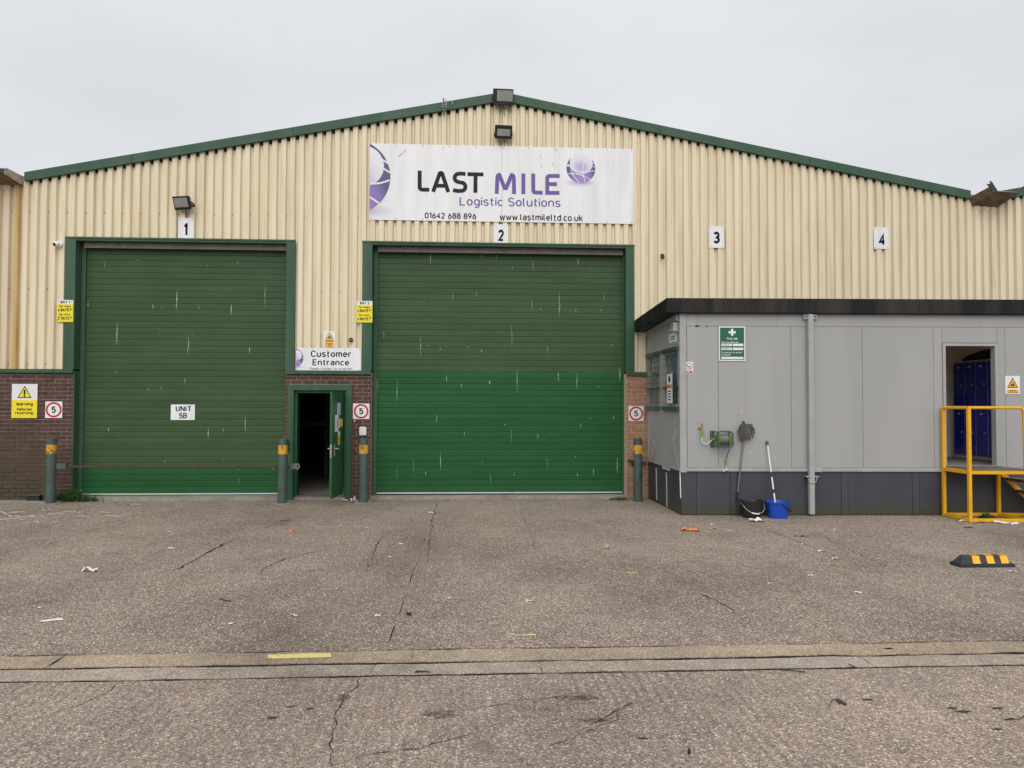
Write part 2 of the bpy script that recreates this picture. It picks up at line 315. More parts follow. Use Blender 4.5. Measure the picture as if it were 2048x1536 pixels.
# ------------------------------------------------------------------ mesh helpers
ORG = {}
class MB:
    def __init__(s): s.v = []; s.f = []
    def add(s, vs, fs):
        n = len(s.v); s.v += [Vector(p) for p in vs]; s.f += [tuple(i+n for i in f) for f in fs]; return s
    def hexa(s, p):   # 8 points: bottom 4 ccw, top 4
        return s.add(p, [(3, 2, 1, 0), (4, 5, 6, 7), (0, 1, 5, 4), (1, 2, 6, 5), (2, 3, 7, 6), (3, 0, 4, 7)])
    def box(s, x0, x1, y0, y1, z0, z1):
        return s.hexa([(x0, y0, z0), (x1, y0, z0), (x1, y1, z0), (x0, y1, z0), (x0, y0, z1), (x1, y0, z1), (x1, y1, z1), (x0, y1, z1)])
    def cbox(s, u0, u1, v0, v1, z0, z1):     # in cabin coordinates
        return s.hexa([P(u0, v0, z0), P(u1, v0, z0), P(u1, v1, z0), P(u0, v1, z0), P(u0, v0, z1), P(u1, v0, z1), P(u1, v1, z1), P(u0, v1, z1)])
    def pbox(s, pl, a0, a1, z0, z1, o0, o1): # on a plane: offsets o0 (back) to o1 (front)
        return s.hexa([pl.pos(a0, z0, o1), pl.pos(a1, z0, o1), pl.pos(a1, z0, o0), pl.pos(a0, z0, o0),
                       pl.pos(a0, z1, o1), pl.pos(a1, z1, o1), pl.pos(a1, z1, o0), pl.pos(a0, z1, o0)])
    def prism(s, pts, d):                    # polygon extruded by vector d
        n = len(pts); d = Vector(d); a = [Vector(p) for p in pts]
        return s.add(a + [p+d for p in a], [tuple(range(n-1, -1, -1)), tuple(range(n, 2*n))] + [(i, (i+1) % n, n+(i+1) % n, n+i) for i in range(n)])
    def tube(s, pts, r, n=8, cap=True):
        pts = [Vector(p) for p in pts]; rs = r if isinstance(r, (list, tuple)) else [r]*len(pts); vs = []; fs = []
        prev = None
        for i, p in enumerate(pts):
            t = (pts[min(i+1, len(pts)-1)] - pts[max(i-1, 0)]).normalized()
            if prev is None: a = t.orthogonal().normalized()
            else:
                a = prev - t*prev.dot(t); a = a.normalized() if a.length > 1e-6 else t.orthogonal().normalized()
            prev = a; b = t.cross(a)
            for k in range(n):
                th = 2*math.pi*(k+.5)/n; vs.append(p + (a*math.cos(th) + b*math.sin(th))*rs[i])
        for i in range(len(pts)-1):
            for k in range(n): fs.append((i*n+k, i*n+(k+1) % n, (i+1)*n+(k+1) % n, (i+1)*n+k))
        if cap: fs.append(tuple(range(n-1, -1, -1))); fs.append(tuple(range((len(pts)-1)*n, len(pts)*n)))
        return s.add(vs, fs)
    def bar(s, a, b, w, h, upv=(0, 0, 1)):   # rectangular bar from a to b
        a, b = Vector(a), Vector(b); t = (b-a).normalized(); uv = Vector(upv); sd_ = t.cross(uv)
        if sd_.length < 1e-4: sd_ = t.cross(Vector((0, 1, 0)))
        sd_.normalize(); u2 = sd_.cross(t).normalized(); q = [(-1, -1), (1, -1), (1, 1), (-1, 1)]
        return s.hexa([a + sd_*w/2*i + u2*h/2*j for i, j in q] + [b + sd_*w/2*i + u2*h/2*j for i, j in q])
    def lathe(s, c, axis, prof, n=20, xd=None):   # prof: (distance along axis, radius)
        c, ax = Vector(c), Vector(axis).normalized(); a = Vector(xd).normalized() if xd else ax.orthogonal().normalized(); b = ax.cross(a); vs = []; fs = []
        for h, r in prof:
            for k in range(n):
                th = 2*math.pi*k/n; vs.append(c + ax*h + (a*math.cos(th)+b*math.sin(th))*max(r, 1e-4))
        for i in range(len(prof)-1):
            for k in range(n): fs.append((i*n+k, i*n+(k+1) % n, (i+1)*n+(k+1) % n, (i+1)*n+k))
        fs.append(tuple(range(n-1, -1, -1))); fs.append(tuple(range((len(prof)-1)*n, len(prof)*n)))
        return s.add(vs, fs)
    def poly(s, pts): return s.add(pts, [tuple(range(len(pts)))])
    def build(s, name, mat, parent=None, smooth=False, bevel=0., tag=None, kind=None, org=None):
        if parent is not None: o = ORG[parent.name]
        elif org is not None: o = Vector(org)
        else:
            xs = [p.x for p in s.v]; ys = [p.y for p in s.v]; o = Vector(((min(xs)+max(xs))/2, (min(ys)+max(ys))/2, min(p.z for p in s.v)))
        me = bpy.data.meshes.new(name); me.from_pydata([p-o for p in s.v], [], s.f)
        bm = bmesh.new(); bm.from_mesh(me); bmesh.ops.recalc_face_normals(bm, faces=bm.faces)
        if bevel: bmesh.ops.bevel(bm, geom=[e for e in bm.edges if len(e.link_faces) == 2 and e.calc_face_angle() > .5], offset=bevel, segments=2, affect='EDGES', clamp_overlap=True)
        bm.to_mesh(me); bm.free(); me.materials.append(mat)
        if smooth:
            for p in me.polygons: p.use_smooth = True
            me.set_sharp_from_angle(angle=math.radians(40))
        ob = bpy.data.objects.new(name, me); COL.objects.link(ob)
        if parent is not None: ob.parent = parent
        else: ob.location = o
        ORG[ob.name] = o
        if tag: settag(ob, *tag)
        if kind: ob['kind'] = kind
        return ob
def settag(o, label, cat, group=None):
    o['label'] = label; o['category'] = cat
    if group: o['group'] = group
def thing(name, loc, label, cat, group=None):
    o = bpy.data.objects.new(name, None); COL.objects.link(o); o.location = loc; o.empty_display_size = .2
    ORG[o.name] = Vector(loc); settag(o, label, cat, group); return o
def inst(src, parent, world):           # linked copy of a piece at a world position
    o = src.copy(); COL.objects.link(o); o.parent = parent; o.location = Vector(world) - ORG[parent.name]; return o


# ---- a plain engineering stroke alphabet (cap height 7 units), every character drawn from lines and arcs
def A_(cx, cy, rx, ry, a0, a1):
    n = max(4, int(abs(a1-a0)/18)); return [(cx+rx*math.cos(math.radians(a0+(a1-a0)*k/n)), cy+ry*math.sin(math.radians(a0+(a1-a0)*k/n))) for k in range(n+1)]
def O_(cx, cy, rx, ry): return A_(cx, cy, rx, ry, 0, 360)
GL = {
 'A': [[(0, 0), (2.15, 7), (2.65, 7), (4.8, 0)], [(.7, 2), (4.1, 2)]],
 'B': [[(2.3, 3.6), (0, 3.6), (0, 7), (2.3, 7)]+A_(2.3, 5.3, 1.7, 1.7, 80, -80)+A_(2.4, 1.8, 1.9, 1.8, 80, -90)+[(0, 0), (0, 3.6)]],
 'C': [A_(2, 4.9, 2, 2.1, 15, 180)+A_(2, 2.1, 2, 2.1, 180, 345)], 'E': [[(3.6, 7), (0, 7), (0, 0), (3.6, 0)], [(.3, 3.6), (3.2, 3.6)]], 'F': [[(3.6, 7), (0, 7), (0, 0)], [(.3, 3.5), (3.1, 3.5)]],
 'D': [[(0, 0), (0, 7), (2, 7)]+A_(2, 5, 2.1, 2, 80, 0)+A_(2, 2, 2.1, 2, 0, -90)+[(0, 0)]], 'H': [[(0, 0), (0, 7)], [(4.1, 0), (4.1, 7)], [(.3, 3.6), (3.8, 3.6)]], 'I': [[(0, 0), (0, 7)]], 'L': [[(0, 7), (0, 0), (3.5, 0)]],
 'M': [[(0, 0), (0, 7), (.3, 7), (2.6, 2.6), (4.9, 7), (5.2, 7), (5.2, 0)]], 'N': [[(0, 0), (0, 7), (.2, 7), (4.0, 0), (4.2, 0), (4.2, 7)]], 'O': [A_(2, 4.9, 2, 2.1, 0, 180)+A_(2, 2.1, 2, 2.1, 180, 360)+[(4, 4.9)]],
 'P': [[(0, 0), (0, 7), (2.3, 7)]+A_(2.3, 5.2, 1.8, 1.8, 80, -90)+[(0, 3.4)]], 'S': [A_(2, 5.25, 1.9, 1.75, 25, 270)+A_(2, 1.75, 2, 1.75, 80, -155)], 'T': [[(0, 7), (4.4, 7)], [(2.2, 6.8), (2.2, 0)]],
 'U': [[(0, 7), (0, 2)]+A_(2, 2, 2, 2, 180, 360)+[(4, 7)]], 'V': [[(0, 7), (2.1, 0), (2.4, 0), (4.5, 7)]], 'W': [[(0, 7), (1.5, 0), (1.8, 0), (3.3, 6), (4.8, 0), (5.1, 0), (6.6, 7)]], 'Y': [[(0, 7), (2.3, 3.2), (4.6, 7)], [(2.3, 3.4), (2.3, 0)]],
 'a': [[(3.3, 0), (3.3, 3.4)]+A_(1.8, 3.4, 1.5, 1.6, 20, 155), [(3.2, 2.9), (1.6, 2.9)]+A_(1.5, 1.45, 1.5, 1.45, 100, 260)+[(2.2, 0), (3.2, .9)]],
 'b': [[(0, 7), (0, 0)], O_(1.75, 2.5, 1.75, 2.5)], 'c': [A_(1.75, 2.5, 1.75, 2.5, 45, 315)], 'd': [[(3.5, 7), (3.5, 0)], O_(1.75, 2.5, 1.75, 2.5)], 'e': [[(.2, 2.5), (3.5, 2.5)]+A_(1.75, 2.5, 1.75, 2.5, 10, 315)],
 'f': [[(.8, 0), (.8, 5.6)]+A_(2.1, 5.7, 1.3, 1.3, 170, 95), [(0, 4.7), (2.2, 4.7)]], 'g': [O_(1.75, 2.6, 1.75, 2.4), [(3.5, 5), (3.5, -.4)]+A_(1.75, -.4, 1.75, 1.6, 0, -140)],
 'h': [[(0, 7), (0, 0)], [(0, 3)]+A_(1.7, 3.1, 1.7, 1.9, 170, 0)+[(3.4, 0)]], 'i': [[(0, 0), (0, 5)], [(0, 6.2), (0, 7.1)]], 'k': [[(0, 7), (0, 0)], [(3.2, 5), (.3, 2.2)], [(1.2, 3), (3.3, 0)]], 'l': [[(0, 7), (0, 1)]+A_(1, 1, 1, 1, 190, 270)],
 'm': [[(0, 0), (0, 5)], [(0, 3.2)]+A_(1.35, 3.4, 1.35, 1.6, 170, 0)+[(2.7, 0)], [(2.7, 3.2)]+A_(4.05, 3.4, 1.35, 1.6, 170, 0)+[(5.4, 0)]], 'n': [[(0, 0), (0, 5)], [(0, 3)]+A_(1.7, 3.1, 1.7, 1.9, 170, 0)+[(3.4, 0)]],
 'o': [O_(1.75, 2.5, 1.75, 2.5)], 'p': [[(0, 5), (0, -2)], O_(1.75, 2.5, 1.75, 2.5)], 'r': [[(0, 0), (0, 5)], [(0, 3)]+A_(1.6, 3.2, 1.6, 1.8, 170, 70)], 's': [A_(1.55, 3.75, 1.5, 1.25, 25, 270)+A_(1.55, 1.25, 1.55, 1.25, 80, -155)],
 't': [[(.8, 6.6), (.8, 1.2)]+A_(2, 1.2, 1.2, 1.2, 190, 275), [(0, 4.8), (2.2, 4.8)]], 'u': [[(0, 5), (0, 1.8)]+A_(1.7, 1.8, 1.7, 1.8, 190, 350), [(3.4, 5), (3.4, 0)]], 'v': [[(0, 5), (1.6, 0), (1.9, 0), (3.5, 5)]],
 'w': [[(0, 5), (1.2, 0), (1.4, 0), (2.6, 4.4), (3.8, 0), (4, 0), (5.2, 5)]], 'x': [[(0, 5), (3.3, 0)], [(3.3, 5), (0, 0)]], 'y': [[(0, 5), (1.75, 0)], [(3.5, 5), (1.2, -2)]],
 '0': [A_(2, 4.9, 2, 2.1, 0, 180)+A_(2, 2.1, 2, 2.1, 180, 360)+[(4, 4.9)]], '1': [[(0, 5.5), (1.7, 7), (1.75, 7), (1.75, 0)]], '2': [A_(2, 5.1, 2, 1.9, 170, -30)+[(.1, 0), (4.1, 0)]], '3': [A_(1.9, 5.25, 1.8, 1.75, 155, -80)+A_(1.9, 1.8, 2, 1.8, 80, -155)],
 '4': [[(3.2, 0), (3.2, 6.6), (0, 2), (4.4, 2)]], '5': [[(3.8, 7), (.5, 7), (.3, 3.7)]+A_(1.9, 2.25, 2.05, 2.25, 130, -150)], '6': [O_(2, 2.1, 2, 2.1), [(2.7, 7), (.3, 3.2)]], '7': [[(0, 7), (4, 7), (1.5, 0)]],
 '8': [O_(2, 5.3, 1.7, 1.7), O_(2, 1.85, 2, 1.85)], '9': [O_(2, 4.9, 2, 2.1), [(3.7, 3.8), (1.4, 0)]], '.': [[(0, 0), (0, .5)]], ':': [[(0, .2), (0, .8)], [(0, 3.8), (0, 4.4)]], '-': [[(0, 2.7), (1.8, 2.7)]], '/': [[(0, -.8), (2.6, 7.6)]],
 "'": [[(0, 5.4), (0, 7.2)]], '"': [[(0, 5.4), (0, 7.2)], [(1.4, 5.4), (1.4, 7.2)]], '!': [[(0, 2.4), (0, 7)], [(0, 0), (0, .6)]]}
def stroke2d(pts, wd):
    pts = [p for i, p in enumerate(pts) if i == 0 or (Vector(p)-Vector(pts[i-1])).length > 1e-3]
    n = len(pts); L_, R_ = [], []; cl = (Vector(pts[0])-Vector(pts[-1])).length < 1e-6
    for i in range(n):
        p = Vector(pts[i]); a = Vector(pts[i-1]) if i else (Vector(pts[-2]) if cl else None); b = Vector(pts[i+1]) if i < n-1 else (Vector(pts[1]) if cl else None)
        d1 = (p-a) if a is not None else (b-p); d2 = (b-p) if b is not None else d1
        d1 = d1.normalized() if d1.length > 1e-6 else d2.normalized(); d2 = d2.normalized() if d2.length > 1e-6 else d1
        n1 = Vector((-d1.y, d1.x)); n2 = Vector((-d2.y, d2.x)); mm = n1+n2; mm = mm.normalized() if mm.length > 1e-4 else n1
        k = wd/2/max(.55, mm.dot(n1)); L_.append(p+mm*k); R_.append(p-mm*k)
    return L_+R_, [(i, i+1, n+i+1, n+i) for i in range(n-1)]
def text(parent, s, pl, box, off, mat, name='lettering', bold=.012):
    """stroke lettering fitted to a rectangle (a0,z0,a1,z1) of a plane"""
    wd = .90+bold*26; x = 0.; items = []; owner = []
    for ci_, ch in enumerate(s):
        if ch == ' ': x += 2.6+wd*.5; continue
        g_ = GL[ch]; gw = max(p[0] for st in g_ for p in st); gx = min(p[0] for st in g_ for p in st)
        for k, st in enumerate(g_):
            v2, f2 = stroke2d([(p[0]-gx+x, p[1]) for p in st], wd); items.append((v2, f2, k)); owner.append(ci_)
        x += gw-gx+wd+.75
    al = [v for it in items for v in it[0]]; x0, x1 = min(v.x for v in al), max(v.x for v in al); y0, y1 = min(v.y for v in al), max(v.y for v in al)
    a0, z0, a1, z1 = box; mb = MB()
    if len(s) == 2:                                     # two characters: one part each
        for ci in range(2):
            m1 = MB()
            for v2, f2, k, cc in [it+(ix,) for it, ix in zip(items, owner)]:
                if cc == ci: m1.add([pl.pos(a0+(v.x-x0)/(x1-x0)*(a1-a0), z0+(v.y-y0)/(y1-y0)*(z1-z0), off+.0003*k) for v in v2], f2)
            m1.build(name, mat, parent)
        return None
    for v2, f2, k in items: mb.add([pl.pos(a0+(v.x-x0)/(x1-x0)*(a1-a0), z0+(v.y-y0)/(y1-y0)*(z1-z0), off+.0003*k) for v in v2], f2)
    return mb.build(name, mat, parent)
def pbx(pl, x0, y0, x1, y1):             # photo pixel box -> plane rectangle (a0,z0,a1,z1)
    a0, zt = pl.at(x0, y0); a1, zb = pl.at(x1, y1); a2, zt2 = pl.at(x1, y0); a3, zb2 = pl.at(x0, y1)
    return ((a0+a3)/2, (zb+zb2)/2, (a1+a2)/2, (zt+zt2)/2)
def sub(b, x0, y0, x1, y1):              # fractional sub-rectangle, y down from top
    a0, z0, a1, z1 = b; return (a0+(a1-a0)*x0, z1-(z1-z0)*y1, a0+(a1-a0)*x1, z1-(z1-z0)*y0)
def rect(pl, b, off): return [pl.pos(b[0], b[1], off), pl.pos(b[2], b[1], off), pl.pos(b[2], b[3], off), pl.pos(b[0], b[3], off)]
def disc(pl, a, z, r, off, n=40, r2=None):
    pts = [pl.pos(a+r*math.cos(2*math.pi*k/n), z+r*math.sin(2*math.pi*k/n), off) for k in range(n)]
    mb = MB()
    if r2 is None: return mb.poly(pts)
    q = [pl.pos(a+r2*math.cos(2*math.pi*k/n), z+r2*math.sin(2*math.pi*k/n), off) for k in range(n)]
    return mb.add(pts+q, [(k, (k+1) % n, n+(k+1) % n, n+k) for k in range(n)])
def stroke(pl, pts, wd, off, closed=False):      # flat mitred stroke in plane coordinates
    pts = [p for i, p in enumerate(pts) if i == 0 or (Vector(p)-Vector(pts[i-1])).length > 1e-4]
    n = len(pts); L_, R_ = [], []
    for i in range(n):
        p = Vector(pts[i]); a = Vector(pts[i-1]) if (i or closed) else None; b = Vector(pts[(i+1) % n]) if (i < n-1 or closed) else None
        d1 = (p-a).normalized() if a is not None else (b-p).normalized(); d2 = (b-p).normalized() if b is not None else d1
        n1 = Vector((-d1.y, d1.x)); n2 = Vector((-d2.y, d2.x)); mm = (n1+n2)
        mm = mm.normalized() if mm.length > 1e-5 else n1; k = wd/2/max(.35, mm.dot(n1))
        L_.append(p+mm*k); R_.append(p-mm*k)
    vs = [pl.pos(q.x, q.y, off) for q in L_+R_]; m_ = n if closed else n-1
    return MB().add(vs, [(i, (i+1) % n, n+(i+1) % n, n+i) for i in range(m_)])
def arc(cx, cz, rx, rz, a0, a1, n=10):
    return [(cx+rx*math.cos(math.radians(a0+(a1-a0)*k/n)), cz+rz*math.sin(math.radians(a0+(a1-a0)*k/n))) for k in range(n+1)]
def screws(parent, pl, b, off, inset=.025, mids=0, r=.007):
    mb = MB(); a0, z0, a1, z1 = b
    pts = [(a0+inset, z0+inset), (a1-inset, z0+inset), (a0+inset, z1-inset), (a1-inset, z1-inset)]
    for k in range(mids):
        a = a0+(a1-a0)*(k+1)/(mids+1); pts += [(a, z0+inset), (a, z1-inset)]
    for a, z in pts:
        mb.prism([pl.pos(a+r*math.cos(t*math.pi/3), z+r*math.sin(t*math.pi/3), off) for t in range(6)], pl.pos(0, 0, .006)-pl.pos(0, 0, 0))
    return mb.build('screw', m_dsteel, parent, kind='stuff')
# ================================================================== GROUND
def onz(l): return [onZ(*p) for p in l]
g = MB(); g.poly([(-900, -900, -.004), (900, -900, -.004), (900, 900, -.004), (-900, 900, -.004)])
ground = g.build('ground', m_soil, org=(0, 0, 0)); ground['kind'] = 'structure'
def jag(a, b, n, amp, seed):             # ragged slab edge between two points
    out_ = []
    for i in range(n):
        t = i/n; p = Vector(a).lerp(Vector(b), t); d = (Vector(b)-Vector(a)).normalized(); nn = Vector((-d.y, d.x, 0))
        k = noise.fractal(Vector((p.x*3.1+seed, p.y*3.1, seed*.7)), 1., 2., 4)*amp
        out_.append(p + nn*(k if 0 < i else 0))
    return out_
def slab(x0, x1, y0, y1, mat, name='slab', z=0., amp=.010, gap=.011, corners=None, xgap=None):
    xg = gap if xgap is None else xgap; c = corners or [(x0+xg, y0+gap), (x1-xg, y0+gap), (x1-xg, y1-gap), (x0+xg, y1-gap)]
    c = [(p[0], p[1], z) for p in c]; pts = []
    for i in range(4):
        a, b = c[i], c[(i+1) % 4]; pts += jag(a, b, max(3, int((Vector(b)-Vector(a)).length/.07)), amp, RND.random()*50)
    mb = MB(); n = len(pts); inn = [Vector((p.x, p.y, z)) for p in pts]; bot = [Vector((p.x, p.y, -.055)) for p in pts]
    mb.add(inn+bot, [tuple(range(n))] + [(i, (i+1) % n, n+(i+1) % n, n+i) for i in range(n)])
    o = mb.build(name, mat, ground); return o
xs_far = [-30, -21, -13.5, -9.9, -5.4, -.62, 4.32, 9.0, 13.6, 22, 31]
for (y0, y1) in ((-2.86, -.012), (-5.99, -2.86), (-8.62, -5.99)):
    for i in range(len(xs_far)-1): slab(xs_far[i], xs_far[i+1], y0, y1, m_yard, gap=.007, xgap=.0015, amp=.012, z=RND.uniform(.0, .002))
xs_st = [-30, -20, -12, -7.4, -2.9, -.42, 1.9, 4.6, 9.5, 16, 30]
for i in range(len(xs_st)-1):
    slab(xs_st[i], xs_st[i+1], -8.90, -8.62, m_strip1, 'slab', .003, .020, .019, xgap=.002)
    slab(xs_st[i]+.9, xs_st[i+1]+.9, -9.14, -8.90, m_strip2, 'slab', .001, .018, .019, xgap=.002)
for (y0, y1) in ((-14, -9.14), (-19, -14), (-26, -19), (-40, -26)):
    for xa, xb in ((-30, -6.2), (-6.2, 6.4), (6.4, 30)): slab(xa, xb, y0, y1, m_near, gap=.014, amp=.014)
# cracks, sealed joints
def crack(px, wd, mat=m_tar, wob=.034, z=.004):
    p = [onZ(x, y) for x, y in px]; q = []; L_, R_ = [], []; sd_ = RND.random()*90
    for a, b in zip(p, p[1:]):
        n = max(2, int((b-a).length/.035))
        for i in range(n): q.append(a.lerp(b, i/n))
    q.append(p[-1])
    for i, c in enumerate(q):
        d = (q[min(i+1, len(q)-1)]-q[max(0, i-1)]).normalized(); nn = Vector((-d.y, d.x, 0))
        c = c + nn*noise.fractal(Vector((c.x*6+sd_, c.y*6, 0)), 1, 2, 4)*wob
        ww = .72*wd*(.15+1.3*abs(noise.noise(Vector((c.x*8, c.y*8+sd_, 3)))))*min(1, .25+min(i, len(q)-1-i)*.25)
        L_.append(Vector((c.x, c.y, z))+nn*ww/2); R_.append(Vector((c.x, c.y, z))-nn*ww/2)
    n = len(q); mb = MB().add(L_+R_, [(i, i+1, n+i+1, n+i) for i in range(n-1)])
    mb.build('crack', mat, ground)
for px, wd in [
    ([(722, 1352), (715, 1375), (690, 1390), (678, 1410), (672, 1440), (665, 1480), (662, 1510), (668, 1532)], .022),
    ([(668, 1532), (730, 1512), (830, 1500), (925, 1470), (965, 1465)], .016),
    ([(50, 1440), (120, 1425), (165, 1410), (210, 1388), (245, 1362)], .013),
    ([(170, 1450), (210, 1440), (268, 1430)], .009), ([(0, 1508), (60, 1494), (140, 1474)], .010),
    ([(1085, 1496), (1130, 1481), (1180, 1462), (1230, 1438), (1240, 1424)], .015), ([(1150, 1462), (1210, 1436), (1260, 1410), (1305, 1397)], .012),
    ([(925, 1420), (985, 1412), (1030, 1405), (1090, 1397)], .011), ([(750, 1326), (744, 1338), (735, 1352)], .014),
    ([(350, 1142), (400, 1115), (440, 1092), (465, 1081)], .060), ([(515, 1148), (540, 1130), (575, 1117), (640, 1102)], .028),
    ([(733, 1138), (747, 1105), (762, 1076)], .032), ([(855, 1127), (862, 1060), (872, 1008)], .020),
    ([(1504, 1050), (1640, 1100), (1789, 1157)], .016), ([(1625, 1062), (1700, 1100), (1775, 1135)], .020), ([(1400, 1188), (1440, 1205), (1472, 1228)], .040),
    ([(405, 1082), (450, 1080), (530, 1081)], .012), ([(0, 1215), (140, 1198), (260, 1190), (340, 1178)], .008), ([(380, 1172), (470, 1164), (560, 1150)], .007),
    ([(1040, 1020), (1060, 1060), (1075, 1120)], .008), ([(1300, 1075), (1360, 1105), (1410, 1122)], .010), ([(1860, 1200), (1930, 1218), (1985, 1240)], .012),
    ([(2048, 1428), (2036, 1442)], .03), ([(190, 1462), (330, 1425), (400, 1400)], .008), ([(1660, 1418), (1680, 1400), (1684, 1388)], .02)]:
    crack(px, wd)
# irregular dark spills
def blot(px, py, rx, ry, mat=m_stain, z=.003, seed=0):
    c = onZ(px, py); n = 46; pts = []
    for k in range(n):
        a = 2*math.pi*k/n; q = 1+.65*noise.fractal(Vector((math.cos(a)*2.2+seed, math.sin(a)*2.2, seed)), 1, 2, 5)
        pts.append(Vector((c.x+rx*q*math.cos(a), c.y+ry*q*math.sin(a), z)))
    MB().poly(pts).build('stain', mat, ground)
for i, (x, y, rx, ry) in enumerate([(545, 1436, .028, .015), (1905, 1417, .03, .014), (1925, 1424, .04, .016), (1995, 1417, .035, .013), (2020, 1439, .04, .012),
                                    (1285, 1477, .03, .011), (1735, 1400, .035, .012), (1682, 1405, .022, .05), (1777, 1298, .04, .015), (845, 1344, .06, .02), (1995, 1459, .03, .01), (620, 1418, .02, .012)]):
    blot(x, y, rx, ry, seed=i*3.7)
# flat yellow dash on the sandy strip
a = [onZ(*p) for p in ((536, 1311), (660, 1308), (661, 1316), (536, 1319))]
pts = []
for i in range(4): pts += jag(Vector((a[i].x, a[i].y, .0065)), Vector((a[(i+1) % 4].x, a[(i+1) % 4].y, .0065)), 12, .008, i*9+3)
MB().poly(pts).build('painted_dash', m_yline, ground)
# concrete apron in front of the shutters and wall foot
mb = MB(); mb.box(-7.36, -3.46, -.10, .30, -.05, .068); mb.build('threshold', m_conc, ground, bevel=.012)
mb = MB(); mb.box(-1.92, 2.97, -.05, .30, -.05, .058); mb.build('threshold', m_conc, ground, bevel=.012)
mb = MB(); mb.box(-3.40, -2.30, .0, .35, -.05, .05); mb.build('threshold', m_conc, ground, bevel=.012)
mb = MB(); mb.box(-30, -7.42, -.34, -.012, -.05, .018); mb.build('threshold', m_conc, ground, bevel=.01)

# ================================================================== WAREHOUSE
XA, ZA, SL, SR, XL, XR = .57, 7.80, .195, .187, -8.52, 10.15
def VT(x):
    if x < XL: return ZA-SL*(XA-XL) + SL*(XL-x)
    if x < XA: return ZA-SL*(XA-x)
    if x < XR: return ZA-SR*(x-XA)
    return ZA-SR*(XR-XA) + SR*(x-XR)
wh = thing('warehouse', (0, 0, 0), 'cream ribbed-steel warehouse with green gable trim, brick base and green shutters', 'building')
D1, D2 = (-7.36, -3.50), (-1.90, 2.96)     # shutter openings
HZ, BZ = 4.83, 2.40                        # header height, top of brick
# --- profiled cladding, one part per sheet
PIT, NP = .168, 6
def sheet(x0):
    xs = []
    for k in range(NP):
        b = x0+k*PIT
        xs += [(b, .010), (b+.046, .010), (b+.064, -.047), (b+.150, -.047)]
    xs.append((x0+NP*PIT, .010))
    if x0 < 60: xs.append((x0+NP*PIT+.020, .0085))          # side lap over the next sheet
    mb = MB(); e = RND.uniform(-.004, .004)
    for (xa, ya), (xb, yb) in zip(xs, xs[1:]):
        mid = (xa+xb)/2; zb = BZ+.03
        for d in (D1, D2):
            if d[0]-.12 < mid < d[1]+.12: zb = HZ+.02
        ta, tb = VT(xa)-.06, VT(xb)-.06
        zs = [zb, zb+(ta-zb)*.33, zb+(ta-zb)*.66]
        cols = [[Vector((xa, ya, z)) for z in zs]+[Vector((xa, ya, ta))], [Vector((xb, yb, z)) for z in zs]+[Vector((xb, yb, tb))]]
        mb.add(cols[0]+cols[1], [(k, 4+k, 5+k, 1+k) for k in range(3)])
    mb.build('cladding_sheet', m_clad, wh)
x = -8.56-6*NP*PIT
while x < 17: sheet(x); x += NP*PIT
# screw heads along the rails (too small to pick singly)
mb = MB(); xx = -9.6
while xx < 11.2:
    cx = xx+.02
    for z in (5.36, 3.92, 2.53):
        if z < HZ and any(d[0]-.2 < cx < d[1]+.2 for d in (D1, D2)): continue
        mb.box(cx-.011, cx+.011, -.010, .010, z-.011, z+.011)
    for z in (6.9,):
        if VT(cx) > z+.3: mb.box(cx-.008, cx+.008, -.010, .010, z-.008, z+.008)
    xx += 2*PIT
for d in (D1, D2):
    xx = d[0]
    while xx < d[1]: mb.box(xx-.008, xx+.008, -.062, -.047, HZ+.045, HZ+.06); xx += .335
mb.build('fixing_screw', m_rust, wh, kind='stuff')
# dark foam fillers in the profile under the verge
mb = MB(); xx = -8.56-6*NP*PIT
while xx < 17:
    mb.box(xx-.004, xx+.050, -.020, .009, VT(xx)-.205, VT(xx)-.10); xx += PIT
mb.build('profile_filler', m_dark, wh, kind='stuff')
# verge flashing in lengths
def verge(xa, xb):
    za, zb = VT(xa), VT(xb); t = .005
    mb = MB(); mb.prism([(xa, -.105, za), (xb, -.105, zb), (xb, -.105, zb-.165), (xa, -.105, za-.165)], (0, .012, 0))
    mb.prism([(xa, -.093, za), (xb, -.093, zb), (xb, -.093, zb-.012), (xa, -.093, za-.012)], (0, .30, 0))
    mb.prism([(xa, -.093, za-.153), (xb, -.093, zb-.153), (xb, -.093, zb-.165), (xa, -.093, za-.165)], (0, .05, 0))
    mb.build('verge_flashing', m_flash, wh)
for seg in ((-8.29, -6.35, -3.4, -.4, XA-.002), (XA+.002, 3.6, 6.6, 9.86), (10.36, 13.2, 16.2), (-14, -11.4, -8.78)):
    for a, b in zip(seg, seg[1:]): verge(a+.004, b-.004)
# roof slopes, side and back walls, floor: the real enclosure behind the front
def quad_slab(a, b, c, d, t):
    mb = MB(); pts = [Vector(p) for p in (a, b, c, d)]
    mb.hexa([p-Vector((0, 0, t)) for p in pts]+pts); return mb
for xa, xb in ((-14.5, XL), (XL, XA), (XA, XR), (XR, 17.2)):
    quad_slab((xa, .0, VT(xa)-.03), (xb, .0, VT(xb)-.03), (xb, 26, VT(xb)-.03), (xa, 26, VT(xa)-.03), .08).build('roof', m_inside, wh)
mb = MB(); mb.box(-14.5, 17.2, 26, 26.2, 0, 8); mb.box(-14.6, -14.5, 0, 26.2, 0, 8); mb.box(17.2, 17.3, 0, 26.2, 0, 8); mb.build('wall', m_inside, wh)
mb = MB(); mb.box(-14.5, 17.2, .35, 26, -.05, .052); mb.build('floor', m_floor_in, wh)
mb = MB(); mb.box(3.40, 17.2, -.01, .10, 0, BZ+.05); mb.build('base_wall', m_brick2, wh)
